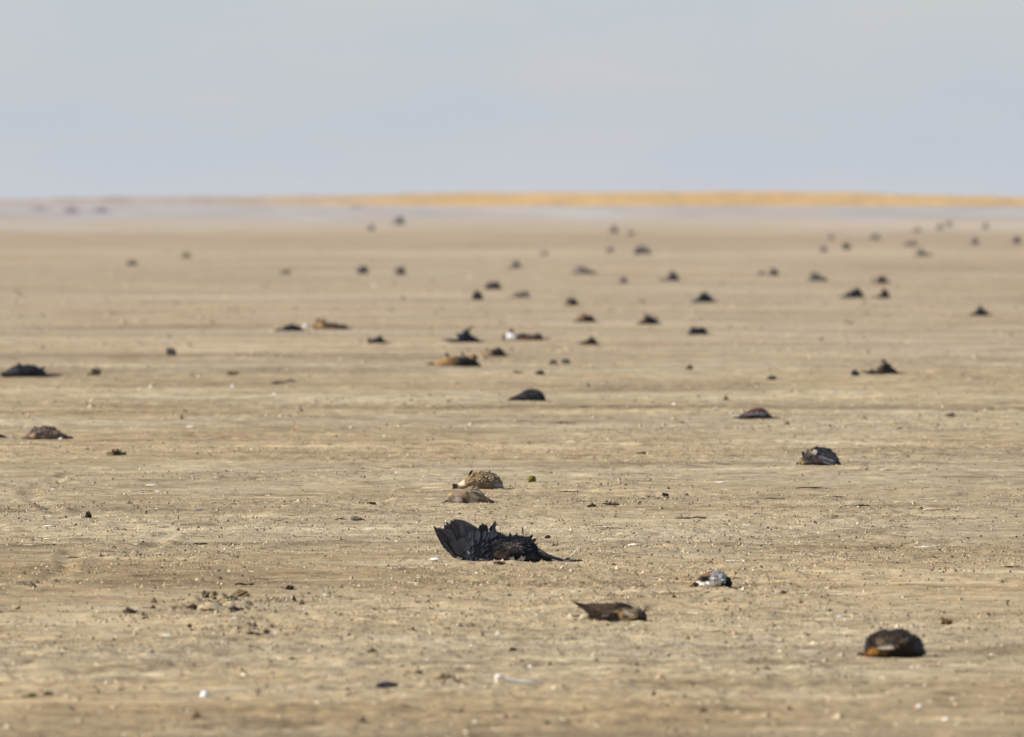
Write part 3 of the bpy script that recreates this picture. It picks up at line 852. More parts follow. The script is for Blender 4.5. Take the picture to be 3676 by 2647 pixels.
# --- grey bird on its back, right of centre
def grey_bird():
    vw = View(2800, 1580, 300 / 2268, 1050, 812)
    r = root('dead_bird', vw, 'grey bird curled on its back with a blue-black patch, foot at left, right of centre')
    pat = [(830, 400, 130, 80, (0.26, 0.185, 0.11)), (950, 420, 60, 90, (0.50, 0.44, 0.34)), (1180, 430, 190, 110, (0.016, 0.020, 0.028)), (1000, 330, 90, 50, (0.02, 0.015, 0.012)), (1180, 560, 130, 60, (0.27, 0.26, 0.27)),
           (950, 640, 200, 90, (0.13, 0.10, 0.088)), (1260, 680, 110, 60, (0.20, 0.20, 0.215)), (1450, 640, 110, 90, (0.10, 0.105, 0.12)), (1580, 700, 90, 100, (0.022, 0.032, 0.038)), (1450, 690, 30, 90, (0.26, 0.26, 0.27)),
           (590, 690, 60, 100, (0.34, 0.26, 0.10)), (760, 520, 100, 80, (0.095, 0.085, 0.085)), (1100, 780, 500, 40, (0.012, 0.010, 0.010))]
    st = [(535, 690, 815, 60), (590, 600, 818, 110), (640, 520, 818, 150), (710, 430, 818, 190), (800, 385, 818, 220), (900, 330, 818, 230), (990, 300, 818, 240), (1100, 312, 820, 240),
          (1250, 352, 820, 240), (1400, 440, 822, 220), (1500, 540, 822, 190), (1590, 640, 822, 140), (1645, 760, 822, 70)]
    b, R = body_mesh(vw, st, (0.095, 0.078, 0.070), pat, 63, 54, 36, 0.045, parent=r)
    plumage(vw, R, (0.095, 0.078, 0.070), pat, 64, 300, 80, -1, r, 0.28)
    single_feathers(vw, [((720, 540), (575, 430), 70, (0.010, 0.009, 0.011), -150, -160), ((700, 600), (590, 500), 60, (0.03, 0.025, 0.02), -150, -150), ((1010, 380), (880, 330), 60, (0.02, 0.016, 0.014), -100, -100),
                         ((1040, 370), (990, 262), 50, (0.02, 0.016, 0.014), -60, -60), ((780, 430), (715, 350), 50, (0.22, 0.16, 0.10), -60, -60)], 'feather', r, side=(1, 0, 0.4))
    w = empty('wing', (0, 0, 0)); w.parent = r
    K1, K2, K3 = (0.012, 0.015, 0.022), (0.060, 0.062, 0.072), (0.22, 0.22, 0.235)
    single_feathers(vw, [((930, 330), (1420, 400), 120, K1, -150, -190, K1, 0.8), ((980, 360), (1540, 520), 130, K1, -190, -215, K2, 0.8), ((1020, 420), (1610, 640), 130, K2, -220, -225, K1, 0.8),
                         ((1040, 470), (1650, 760), 120, K1, -240, -200, K2, 0.8), ((1060, 540), (1500, 690), 100, K3, -255, -250, K2, 0.75), ((1100, 620), (1450, 770), 100, K2, -260, -250, K3, 0.75)], 'feather', w, side=(0, 0.3, 1))
    rnd = random.Random(66); tf = MB()
    for i in range(60):
        bx = rnd.uniform(660, 960); by = rnd.uniform(400, 560); L = rnd.uniform(50, 120); an = math.radians(rnd.gauss(105, 28))
        c = np.array(rnd.choice([(0.30, 0.21, 0.12), (0.42, 0.33, 0.21), (0.14, 0.11, 0.09), (0.10, 0.085, 0.08)])) * rnd.uniform(0.7, 1.2)
        feather(tf, vw.p(bx, by, rnd.uniform(-190, -60)), vw.p(bx + L * math.cos(an), by - L * math.sin(an), rnd.uniform(-200, -80)), 24 * vw.k, tuple(c), side=(1, 0, 0.3), segs=3)
    tf.build('belly_tufts', M_FEATHER, r)['kind'] = 'stuff'
    leg = horn(vw, r, 'leg', [(640, 720, -60), (540, 720, -80), (460, 690, -90)], [34, 28, 24], (0.36, 0.26, 0.16))
    for q in ([(460, 690, -90), (420, 740, -100), (395, 790, -100)], [(460, 690, -90), (470, 770, -110), (500, 840, -120)]):
        horn(vw, leg, 'toe', q, [22, 20, 10], (0.02, 0.012, 0.012) if q[2][0] > 450 else (0.45, 0.40, 0.36))
grey_bird()

# --- coot mounds of the middle distance, ragged bird and chestnut bird at the sides
def mound(view, name, label, st, base, pat, seed, feathers=(), tailward=1, plume=160, psize=70, rough=0.045, extra=None, edge=None, side=(0, 0.4, 1)):
    vw = View(*view)
    r = root(name, vw, label)
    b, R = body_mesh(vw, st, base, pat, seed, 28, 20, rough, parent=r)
    if plume:
        plumage(vw, R, base, pat, seed + 1, plume, psize, tailward, r, 0.2, edge=edge)
    if feathers:
        single_feathers(vw, feathers, 'feather', r, side=side)
    if extra:
        extra(vw, r)
    return r

BLK = (0.009, 0.010, 0.014)
mound((1760, 1340, 260 / 2268, 1200, 885), 'dead_coot', 'smooth black bird hump with low head at left, alone in the middle distance',
      [(515, 858, 892, 30), (640, 775, 896, 90), (800, 712, 896, 160), (950, 632, 898, 230), (1100, 545, 900, 280), (1250, 502, 900, 300), (1400, 497, 900, 300), (1550, 552, 902, 270), (1650, 650, 904, 210), (1730, 780, 906, 110)],
      BLK, [(1380, 650, 180, 90, (0.055, 0.050, 0.055)), (720, 800, 110, 60, (0.035, 0.022, 0.02)), (1050, 720, 160, 80, (0.03, 0.033, 0.042)), (1300, 500, 200, 30, (0.03, 0.018, 0.015)), (540, 870, 70, 30, (0.16, 0.12, 0.06))], 73,
      [((1250, 600), (1650, 760), 160, (0.022, 0.022, 0.028), -290, -250), ((1200, 680), (1600, 840), 160, (0.018, 0.019, 0.025), -300, -270)],
      extra=lambda vw, r: horn(vw, r, 'bill', [(560, 860, -20), (500, 880, -20)], [20, 8], (0.4, 0.34, 0.22)))
mound((2580, 1430, 280 / 2268, 1100, 655), 'dead_duck', 'low bird with chestnut top and grey side, tail pointing right',
      [(560, 585, 640, 40), (680, 520, 655, 120), (800, 450, 660, 180), (950, 372, 662, 230), (1100, 335, 664, 250), (1250, 322, 668, 250), (1350, 372, 672, 220), (1430, 460, 676, 170), (1520, 570, 684, 110), (1640, 625, 688, 50)],
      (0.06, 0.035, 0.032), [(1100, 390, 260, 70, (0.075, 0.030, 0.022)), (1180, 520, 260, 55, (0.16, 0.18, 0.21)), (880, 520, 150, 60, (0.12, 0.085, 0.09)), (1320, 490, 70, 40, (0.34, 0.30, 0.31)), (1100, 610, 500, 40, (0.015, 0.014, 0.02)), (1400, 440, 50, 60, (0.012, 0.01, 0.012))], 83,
      [((1450, 600), (1830, 648), 70, (0.07, 0.055, 0.06), -40, 0), ((1430, 620), (1780, 672), 70, (0.04, 0.03, 0.036), -80, -60), ((640, 600), (400, 608), 50, (0.02, 0.016, 0.018), -20, -20), ((620, 560), (370, 500), 50, (0.55, 0.50, 0.46), 10, 30)])
mound((0, 1260, 300 / 1361, 400, 445), 'dead_coot', 'black bird hump with bluish sheen at the left edge, upper of two there',
      [(0, 380, 420, 40), (90, 350, 445, 90), (190, 275, 452, 140), (300, 246, 455, 170), (450, 240, 456, 180), (550, 238, 456, 170), (640, 295, 456, 140), (715, 330, 456, 110), (765, 400, 458, 60)],
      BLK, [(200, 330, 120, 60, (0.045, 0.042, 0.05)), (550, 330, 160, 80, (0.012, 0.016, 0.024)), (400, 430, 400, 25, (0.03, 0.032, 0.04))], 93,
      [((640, 320), (745, 280), 50, BLK, 0, 0), ((520, 260), (560, 195), 50, (0.03, 0.03, 0.035), 0, 0), ((330, 270), (300, 205), 60, (0.03, 0.03, 0.035), 0, 0), ((700, 430), (1035, 455), 60, (0.09, 0.07, 0.06), -60, -80), ((720, 410), (1030, 405), 60, (0.16, 0.125, 0.10), 0, 40)], side=(0.5, 0.5, 1), psize=45)
mound((0, 1260, 300 / 1361, 740, 1472), 'dead_bird', 'ragged grey-brown bird with rusty right side, near the left edge',
      [(420, 1405, 1478, 40), (500, 1340, 1480, 80), (570, 1272, 1482, 110), (650, 1285, 1482, 120), (720, 1262, 1482, 120), (830, 1268, 1482, 120), (940, 1320, 1482, 100), (1020, 1385, 1484, 70), (1100, 1432, 1484, 40), (1170, 1462, 1484, 16)],
      (0.13, 0.095, 0.08), [(540, 1420, 60, 50, (0.40, 0.28, 0.19)), (790, 1310, 90, 45, (0.03, 0.024, 0.02)), (940, 1335, 90, 45, (0.24, 0.12, 0.045)), (720, 1450, 60, 30, (0.36, 0.30, 0.25)), (1050, 1450, 90, 25, (0.015, 0.012, 0.014)), (850, 1420, 130, 50, (0.16, 0.125, 0.12))], 103,
      [((600, 1320), (550, 1250), 40, (0.08, 0.06, 0.045), 0, 0), ((520, 1380), (440, 1390), 50, (0.12, 0.09, 0.06), 0, 0), ((700, 1290), (700, 1245), 40, (0.05, 0.04, 0.03), 0, 0), ((530, 1430), (330, 1440), 40, (0.30, 0.22, 0.14), -30, -30), ((520, 1450), (310, 1468), 40, (0.14, 0.10, 0.07), -50, -60)],
      side=(0.6, 0.3, 1), rough=0.16, psize=75, edge=(0.30, 0.20, 0.12))
mound((0, 1260, 300 / 1361, 60, 1472), 'dead_bird', 'small dark bird cut off by the left edge, beside the ragged bird',
      [(-140, 1430, 1478, 40), (-60, 1400, 1480, 60), (20, 1408, 1480, 60), (70, 1430, 1480, 40), (130, 1450, 1480, 30), (200, 1455, 1480, 24), (280, 1465, 1480, 10)],
      (0.02, 0.016, 0.014), [(190, 1440, 110, 60, (0.32, 0.30, 0.30))], 113, plume=40, psize=40)

# --- the small birds farther out: px of the left end, right end and base row, height, outline, colours, label
PROFILE = {
    'hump': [(0, .10), (.05, .30), (.11, .30), (.17, .16), (.27, .48), (.45, .88), (.60, 1), (.80, .84), (.93, .50), (1, .14)],
    'mound': [(0, .12), (.12, .50), (.30, .90), (.44, .84), (.60, 1), (.80, .74), (.92, .44), (1, .12)],
    'peak': [(0, .10), (.10, .30), (.20, .22), (.32, .58), (.45, .95), (.57, 1), (.70, .66), (.86, .46), (1, .12)],
    'low': [(0, .16), (.10, .46), (.20, .36), (.42, .62), (.60, .92), (.74, 1), (.88, .62), (1, .18)],
    'tail': [(0, .95), (.10, .62), (.25, .45), (.50, .85), (.70, 1), (.90, .55), (1, .15)],
    'twin': [(0, .5), (.10, .95), (.24, 1), (.36, .35), (.50, .45), (.66, .40), (.80, .72), (.93, .60), (1, .15)],
}
SLATE, BLUE, BRN, DBR, TANB, GREY = (0.013, 0.012, 0.016), (0.008, 0.011, 0.018), (0.075, 0.045, 0.030), (0.032, 0.024, 0.022), (0.30, 0.185, 0.075), (0.19, 0.158, 0.138)
PALE = (0.31, 0.245, 0.18)  # GREY and PALE kept light: contrast lost to heat shimmer is painted in
FAR = [
 (987, 1090, 1193, 34, 'low', 0, SLATE, SLATE, 'flat slate-black bird just left of the tan one, left of centre'),
 (1125, 1252, 1185, 37, 'twin', 0, BRN, TANB, 'low tan bird with a brown right half beside the flat slate-black one'),
 (1321, 1388, 1233, 29, 'tail', 0, SLATE, SLATE, 'small black bird with its tail cocked at left, between tan bird and pointed hump'),
 (1611, 1728, 1229, 50, 'peak', 0, BLUE, BLUE, 'large blue-black pointed hump left of the white-breasted bird'),
 (1804, 1950, 1222, 38, 'twin', 0, BRN, (0.62, 0.60, 0.60), 'bird with a white breast at left and a dark tail end at right'),
 (1554, 1726, 1320, 48, 'mound', 1, SLATE, TANB, 'long bird with ochre left side and dark sloping right side, below the pointed hump'),
 (1722, 1818, 1285, 37, 'low', 0, DBR, (0.27, 0.175, 0.105), 'small rusty bird with a dark right end, just above the ochre bird'),
 (2083, 2148, 1239, 31, 'low', 0, DBR, BRN, 'low dark brown bird under the rust-coloured one, right of centre'),
 (2066, 2141, 1160, 38, 'mound', 0, DBR, (0.21, 0.12, 0.065), 'rust-topped bird with a dark right side, right of centre'),
 (2284, 2370, 1168, 44, 'peak', 0, SLATE, BRN, 'dark peaked bird with brown left foot, right of the rust-topped one'),
 (2468, 2543, 1204, 40, 'mound', 0, BLUE, BLUE, 'blue-black rounded hump, lower of two at centre right'),
 (2482, 2564, 1086, 44, 'peak', 0, BLUE, BLUE, 'blue-black peaked bird, upper of two at centre right'),
 (2008, 2077, 1095, 38, 'hump', 0, SLATE, PALE, 'dark round bird with a pale left end, above the rust-topped bird'),
 (1694, 1735, 1075, 40, 'mound', 0, SLATE, SLATE, 'small dark bird touching the lower left of the flat black one'),
 (1740, 1800, 1038, 33, 'low', 0, SLATE, SLATE, 'flat black bird above left of the faint brown one'),
 (1817, 1906, 1066, 24, 'low', 0, GREY, PALE, 'faint low brown bird right of the flat black one'),
 (1811, 1872, 963, 38, 'low', 0, GREY, PALE, 'two-toned grey and tan bird, top of the centre column'),
 (1280, 1324, 983, 37, 'mound', 0, SLATE, SLATE, 'left one of two round dark birds side by side in the upper middle'),
 (1412, 1457, 986, 38, 'hump', 0, DBR, GREY, 'right one of two round dark birds side by side in the upper middle'),
 (2055, 2144, 983, 32, 'low', 1, SLATE, GREY, 'flat dark bird with a long right end, upper centre'),
 (2172, 2204, 906, 32, 'mound', 0, PALE, GREY, 'faint grey-brown bird left of the dark round one near the horizon'),
 (2272, 2338, 912, 37, 'mound', 0, GREY, DBR, 'dark round bird near the horizon, right of the faint grey one'),
 (2210, 2254, 1015, 30, 'hump', 0, GREY, PALE, 'small faint brown bird below the flat dark bird, upper centre'),
 (2374, 2438, 1008, 38, 'hump', 0, SLATE, GREY, 'dark hump with paler left side above the blue-black peaked bird'),
 (2709, 2751, 987, 22, 'low', 0, PALE, PALE, 'pale faint bird touching the left of a round dark one, upper right'),
 (2753, 2797, 990, 34, 'mound', 0, DBR, GREY, 'round dark bird with a pale one at its left, upper right'),
 (2903, 2972, 1008, 38, 'low', 1, (0.024, 0.028, 0.026), SLATE, 'greenish-black slanting bird at upper right'),
 (3025, 3102, 1067, 42, 'low', 0, BLUE, SLATE, 'black bird with a hooked top, left of the brown and black pair'),
 (3138, 3194, 1068, 36, 'hump', 0, SLATE, (0.22, 0.125, 0.07), 'brown bird with a black right end, lower of the pair at right'),
 (3120, 3189, 1017, 35, 'hump', 0, DBR, PALE, 'dark bird with a pale left end, upper of the pair at right'),
 (3482, 3551, 1135, 39, 'peak', 0, SLATE, SLATE, 'black bird with a low left end, alone at far right'),
 (3282, 3343, 919, 29, 'low', 1, BRN, GREY, 'low brown bird below the horizon at upper right'),
 (2939, 2972, 905, 30, 'mound', 0, GREY, GREY, 'left one of two small grey dots near the horizon, upper right'),
 (3020, 3054, 896, 35, 'mound', 0, DBR, GREY, 'right one of two small dots near the horizon, upper right'),
 (3481, 3515, 878, 33, 'mound', 0, GREY, GREY, 'small grey bird near the horizon left of the right edge'),
 (3626, 3664, 873, 29, 'hump', 0, DBR, GREY, 'small dark bird near the horizon at the right edge'),
 (3355, 3386, 824, 28, 'mound', 0, GREY, PALE, 'left one of two faint birds touching on the horizon flat, far right'),
 (3392, 3418, 814, 28, 'mound', 0, GREY, PALE, 'right one of two faint birds touching on the horizon flat, far right'),
 (3522, 3551, 822, 30, 'mound', 0, PALE, GREY, 'faint bird farthest out at upper right'),
 (3118, 3162, 860, 26, 'low', 0, PALE, GREY, 'faint pale bird above the two dots near the horizon'),
 (3234, 3293, 883, 28, 'low', 0, PALE, GREY, 'faint wide pale bird above the low brown one'),
 (2966, 2995, 858, 24, 'mound', 0, PALE, PALE, 'very faint bird above the left grey dot'),
 (3274, 3306, 833, 24, 'mound', 0, PALE, (0.30, 0.20, 0.10), 'faint tan bird above the faint wide pale one'),
 (453, 495, 952, 27, 'mound', 0, GREY, BRN, 'small brown bird on the pale band at upper left'),
 (643, 686, 925, 28, 'mound', 0, GREY, PALE, 'small grey-brown bird above the pale band at upper left'),
 (1410, 1452, 806, 33, 'mound', 0, DBR, GREY, 'dark dot on the mirage band, right one of two at upper centre left'),
 (1313, 1346, 827, 27, 'mound', 0, GREY, PALE, 'fainter dot at the edge of the mirage band, left one of two'),
 (997, 1042, 985, 24, 'low', 0, PALE, GREY, 'pale low bird left of the two round dark birds'),
 (2181, 2220, 836, 34, 'mound', 0, GREY, PALE, 'faint grey bird at the edge of the mirage band, upper centre'),
 (2247, 2277, 846, 25, 'mound', 0, PALE, PALE, 'faintest tan bird beside the grey one at the mirage edge'),
 (1935, 1966, 915, 22, 'low', 0, PALE, GREY, 'faint tan bird left of the grey-brown one near the horizon'),
 (3112, 3227, 1352, 48, 'peak', 0, DBR, (0.16, 0.115, 0.075), 'dark brown peaked bird with a tan left end, right of centre on the middle flat'),
]
for i, (x0, x1, yb, h, prof, flip, dark, lite, label) in enumerate(FAR):
    w = x1 - x0
    h *= 0.90 if yb > 1015 else 0.82
    P = PROFILE[prof]
    if flip:
        P = [(1 - a, b) for a, b in reversed(P)]
    rnd = random.Random(200 + i)
    st = []
    for a, b in P:
        b = b * rnd.uniform(0.78, 1.10)
        a = min(1, max(0, a + rnd.uniform(-0.035, 0.035))) if 0 < a < 1 else a
        st.append((a * 100, 100 - 100 * h / w * b, 101.5, 6 + 26 * math.sqrt(max(0, 1 - (2 * a - 1) ** 2))))
    if yb < 1015:                            # far birds browned and lifted, heat shimmer painted into their colour
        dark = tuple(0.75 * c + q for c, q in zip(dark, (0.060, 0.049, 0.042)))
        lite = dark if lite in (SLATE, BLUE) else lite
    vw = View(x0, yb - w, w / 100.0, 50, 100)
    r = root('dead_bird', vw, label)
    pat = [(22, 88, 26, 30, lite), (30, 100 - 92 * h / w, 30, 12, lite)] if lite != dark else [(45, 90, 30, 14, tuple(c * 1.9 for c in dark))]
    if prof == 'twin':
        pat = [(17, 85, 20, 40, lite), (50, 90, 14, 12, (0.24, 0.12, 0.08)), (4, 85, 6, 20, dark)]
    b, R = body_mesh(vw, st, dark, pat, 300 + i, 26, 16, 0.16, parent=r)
    tl = -1 if flip else 1
    W = MB()
    for q in range(6):
        bx = 50 - 12 * tl + rnd.uniform(-6, 6)
        by = 100 - 100 * h / w * rnd.uniform(0.35, 0.75)
        feather(W, vw.p(bx, by, -28), vw.p(bx + tl * rnd.uniform(26, 44), min(99, by + rnd.uniform(2, 14)), -20), 9 * vw.k, tuple(c * rnd.uniform(0.7, 1.4) for c in dark), side=(0, 0.4, 1), segs=4)
    W.build('wing', M_FEATHER, r)['kind'] = 'stuff'
    W = MB()
    for q in range(rnd.randint(3, 6)):      # ruffled feathers that break the outline
        j = R[rnd.randint(4, len(R) - 5)]
        dx, up = rnd.uniform(-14, 14), rnd.uniform(4, 12)
        feather(W, vw.p(j[0], j[1] + 6, rnd.uniform(-10, 10)), vw.p(j[0] + dx, j[1] - up, rnd.uniform(-14, 14)), rnd.uniform(5, 11) * vw.k, tuple(c * rnd.uniform(0.8, 1.6) for c in (lite if rnd.random() < 0.3 else dark)), side=(1, 0.2, 0.3), segs=4)
    W.build('ruffled_feathers', M_FEATHER, r)['kind'] = 'stuff'
    how = rnd.random()
    if how < 0.75:                           # second wing: flopped out on the ground, or left standing up
        W = MB(); sd = -tl if rnd.random() < 0.5 else tl
        for q in range(5):
            if how < 0.5:
                p0, p1 = (50 + sd * 18, 90, -24), (50 + sd * (48 + 7 * q), 97 - 1.5 * q, -46 + 4 * q)
            else:
                p0, p1 = (50 + sd * 14, 84, -14), (50 + sd * (20 + 8 * q), 100 - 100 * h / w * (1.25 - 0.16 * q), -22 + 5 * q)
            feather(W, vw.p(*p0), vw.p(*p1), 9 * vw.k, tuple(c * rnd.uniform(0.8, 1.3) for c in dark), side=(0.3, 1, 0.6), segs=5)
        W.build('spread_wing', M_FEATHER, r)['kind'] = 'stuff'
    T = MB()
    for q in range(4):
        feather(T, vw.p(50 + tl * 40, 96, -6 + 4 * q), vw.p(50 + tl * rnd.uniform(56, 76), 98 - rnd.uniform(0, 7), -10 + 7 * q), 6 * vw.k, dark, side=(0, 1, 0.3), segs=3)
    T.build('tail', M_FEATHER, r)

# ------------------------------------------------------------------ single pieces of litter one can point to
def stick(px, py, length, rad, label, col, name='twig', tilt=0.0, bend=0.05, col2=None, cat='twig', yaw=0.0, group='sticks and straws on the mud'):
    x, y = at(px, py); k = y / FPX
    L, R_ = length * k, rad * k * 0.62
    rk = random.Random(int(px * 7 + py))
    kink = [rk.uniform(-1, 1) for _ in range(9)]
    o = empty_free(name, x, y)
    pts, rads = [], []
    n = 7
    for i in range(n):
        t = i / (n - 1) - 0.5
        pts.append((t * L * math.cos(yaw), t * L * 0.4 * kink[7] + L * 0.06 * kink[i], R_ * 0.6 + (t + 0.5) * L * tilt + bend * L * (0.25 - t * t) + 0.9 * R_ * max(-0.3, kink[i])))
        rads.append(R_ * (0.55 + 0.45 * math.sin((i + 0.6) / n * math.pi)) * rk.uniform(0.6, 1.3))
    mb = MB(); tube(mb, pts, rads, col, 7)
    if col2:
        nv = len(mb.c)
        mb.c = [tuple(np.array(col) * (1 - sm_(q[0] / L)) + np.array(col2) * sm_(q[0] / L)) for q in mb.v]
    ob = mb.build(name, M_STRAW)
    ob.location = o
    return tag(ob, label, cat, group)

def sm_(t):
    t = min(1, max(0, (t + 0.15) / 0.3)); return t * t * (3 - 2 * t)

def empty_free(name, x, y):
    return (x, y, zat(x, y) + 0.001)

def lump(px, py, w, h, label, col, name='mud_clod', cat='clod', mat=None, seed=0, rough=0.42, group='clods of mud', lift=0.0):
    """rough stone-like lump, w and h in photo pixels"""
    x, y = at(px, py); k = y / FPX
    mb = MB(); V, F, C = [], [], []
    nu, nv = 22, 14
    for j in range(nv + 1):
        ph = math.pi * j / nv
        for i in range(nu):
            th = 2 * math.pi * i / nu
            cx_, sx_ = math.cos(th) * math.sin(ph), math.sin(th) * math.sin(ph)
            r = 1 + rough * 1.2 * float(sn(cx_ * 2.1 + seed * 7.3, sx_ * 2.1 + math.cos(ph) * 2.7, seed)) + rough * 0.9 * float(sn(cx_ * 5.2 + seed, sx_ * 5.2 + math.cos(ph) * 6.1, seed + 5))
            V.append((r * math.sin(ph) * math.cos(th) * w * k / 2, r * math.sin(ph) * math.sin(th) * w * k / 2, h * k * (0.40 + 0.55 * r * math.cos(ph))))
            s_ = 0.75 + 0.5 * float(vn(th * 2, ph * 3, seed + 9))
            C.append(tuple(np.array(col) * s_))
    for j in range(nv):
        for i in range(nu):
            F.append((j * nu + i, (j + 1) * nu + i, (j + 1) * nu + (i + 1) % nu, j * nu + (i + 1) % nu))
    mb.add(V, F, C)
    ob = mb.build(name, mat or M_CRUMB, smooth=bool(mat) or rough < 0.15)
    ob.location = (x, y, zat(x, y) + lift - 0.002)
    ob.rotation_euler.z = seed
    return tag(ob, label, cat, group)

def chip(px, py, w, h, label, col, name='shell', cat='shell', col2=None, group='shells on the mud', tilt=0.3):
    """thin curved shell or flake lying on the mud, hollow side down"""
    x, y = at(px, py); k = y / FPX
    w, h = w * 0.75, h * 0.5
    mb = MB(); V, F, C = [], [], []
    nu, nv = 12, 5
    for lay in (0, 1):
        for j in range(nv + 1):
            t = j / nv
            for i in range(nu):
                a = 2 * math.pi * i / nu
                jag = 1 + 0.22 * float(sn(i * 1.7 + px, py * 0.1, 61))
                X, Y = t * jag * math.cos(a), t * jag * math.sin(a)
                X += 0.18 * Y * Y
                z = (1 - t * t) * (0.92 if lay else 1.0) - (0.05 if lay else 0) + 0.02
                V.append((X * w * k / 2, Y * w * k * 0.42, z * h * k + X * tilt * h * k * 0.4))
                q = sm_(X * 0.5)
                C.append(tuple(np.array(col) * (1 - q) + np.array(col2 or col) * q))
        o = lay * (nv + 1) * nu
        for j in range(nv):
            for i in range(nu):
                q = (o + j * nu + i, o + (j + 1) * nu + i, o + (j + 1) * nu + (i + 1) % nu, o + j * nu + (i + 1) % nu)
                F.append(q if not lay else q[::-1])
    a0, b0 = nv * nu, (nv + 1) * nu + nv * nu
    for i in range(nu):
        F.append((a0 + i, b0 + i, b0 + (i + 1) % nu, a0 + (i + 1) % nu))
    mb.add(V, F, C)
    ob = mb.build(name, M_BONE)
    ob.location = (x, y, zat(x, y) + 0.001)
    return tag(ob, label, cat, group)

def loose_feather(px, py, length, label, col, tilt=0.12, w=0.22, edge=None, group='loose feathers'):
    x, y = at(px, py); k = y / FPX
    L = length * k
    r = empty('feather', (x, y, zat(x, y) + 0.002))
    tag(r, label, 'feather', group)
    mb = MB(); feather(mb, (-L / 2, 0, 0.001), (L / 2, 0.03, 0.002 + L * tilt), L * w, col, side=(0, 1, 0.5), curve=-0.12, segs=10, edge=edge)
    mb.build('vane', M_FEATHER, r)
    mb = MB(); tube(mb, [(-L * 0.62, -0.004, 0.001), (-L * 0.2, 0.004, 0.003), (L * 0.45, 0.028, 0.003 + L * tilt * 0.9)], [L * 0.012, L * 0.010, L * 0.003], (0.5, 0.45, 0.36), 6)
    mb.build('quill', M_HORN, r)
    return r

DK, STW, WHT, PST = (0.035, 0.026, 0.020), (0.56, 0.44, 0.24), (0.72, 0.68, 0.61), (0.66, 0.58, 0.42)
stick(878, 2114, 66, 7, 'thick black twig beside the dug-up clods at left', DK, bend=0.02)
stick(725, 1962, 62, 5, 'dark brown stick right of the left furrow', (0.05, 0.035, 0.025), tilt=-0.06)
stick(255, 1997, 78, 4.5, 'dark stick with tan left end below the left furrow', STW, col2=DK, bend=0.10)
stick(2484, 1869, 104, 5, 'long black twig right of the raised-wing bird', DK, tilt=0.03)
stick(2932, 1761, 150, 5, 'longest dark stick under the grey bird at right', DK, bend=0.02, tilt=-0.02)
stick(2985, 1797, 90, 4, 'arched stick with yellow left half below the longest dark stick', STW, col2=DK, bend=0.16)
stick(2776, 1806, 80, 3.5, 'thin dark stick left of the arched stick', DK, bend=0.05)
stick(3068, 1834, 110, 5, 'straw pale at left and black at right, below the arched stick', PST, col2=DK)
stick(3363, 1848, 96, 5, 'long pale straw with orange tip at right', PST, name='straw', col2=(0.50, 0.28, 0.10), tilt=0.04, cat='straw')
stick(3324, 1966, 80, 5, 'white straw at lower right of the long pale straw', WHT, name='straw', tilt=0.05, cat='straw')
stick(2885, 1957, 100, 6, 'curved tan straw with a dark right end', PST, name='straw', col2=(0.42, 0.27, 0.10), tilt=-0.08, cat='straw')
stick(3195, 1704, 72, 5, 'straw half pale half dark right of the grey bird', PST, name='straw', col2=DK, tilt=-0.10, cat='straw')
stick(2042, 1776, 66, 5, 'dark stick right of the speckled bird', DK, bend=0.08)
stick(2036, 1522, 112, 9, 'thick grey stick right below the lone black hump', (0.15, 0.11, 0.08), tilt=-0.06)
stick(2110, 1478, 60, 9, 'curved grey stick above the thick grey stick', (0.20, 0.15, 0.11), bend=0.3, tilt=-0.2)
stick(1016, 1386, 90, 9, 'brown stick on the left middle flat', (0.16, 0.10, 0.065), tilt=0.06)
stick(628, 2108, 72, 6, 'yellow straw left of the dug-up clods', STW, name='straw', tilt=-0.06, cat='straw')
stick(868, 2424, 70, 6, 'tan blurred straw in the near left', PST, name='straw', col2=(0.22, 0.15, 0.08), tilt=-0.12, cat='straw')
stick(505, 1764, 90, 4, 'straw with an orange right end in the left middle', PST, name='straw', col2=(0.55, 0.30, 0.12), cat='straw')
stick(2560, 2050, 62, 4, 'straw slanting just above the white-flanked bird', PST, name='straw', col2=(0.18, 0.12, 0.06), tilt=-0.12, cat='straw')
stick(2066, 2008, 34, 4, 'short white straw standing by the black bird foot', WHT, name='straw', tilt=0.9, cat='straw')
stick(2648, 2016, 84, 4, 'thin white straw above the white-flanked bird', WHT, name='straw', cat='straw')
stick(3215, 2090, 56, 5, 'short orange straw on the right', (0.55, 0.36, 0.15), name='straw', cat='straw')
stick(1790, 1963, 3 * 20, 3, 'thin dark twig behind the raised-wing bird', DK, bend=0.06)
stick(3640, 2044, 70, 5, 'dark twig at the right edge', DK, tilt=-0.05)
stick(2110, 1905, 90, 3, 'fine pale straw right of the raised-wing bird', PST, name='straw', bend=0.06, cat='straw')
stick(540, 2186, 60, 5, 'dark stick left of the dug-up clods', (0.06, 0.045, 0.04), tilt=-0.1)
stick(1860, 1352, 40, 6, 'short dark stick above the lone black hump', (0.07, 0.05, 0.035))

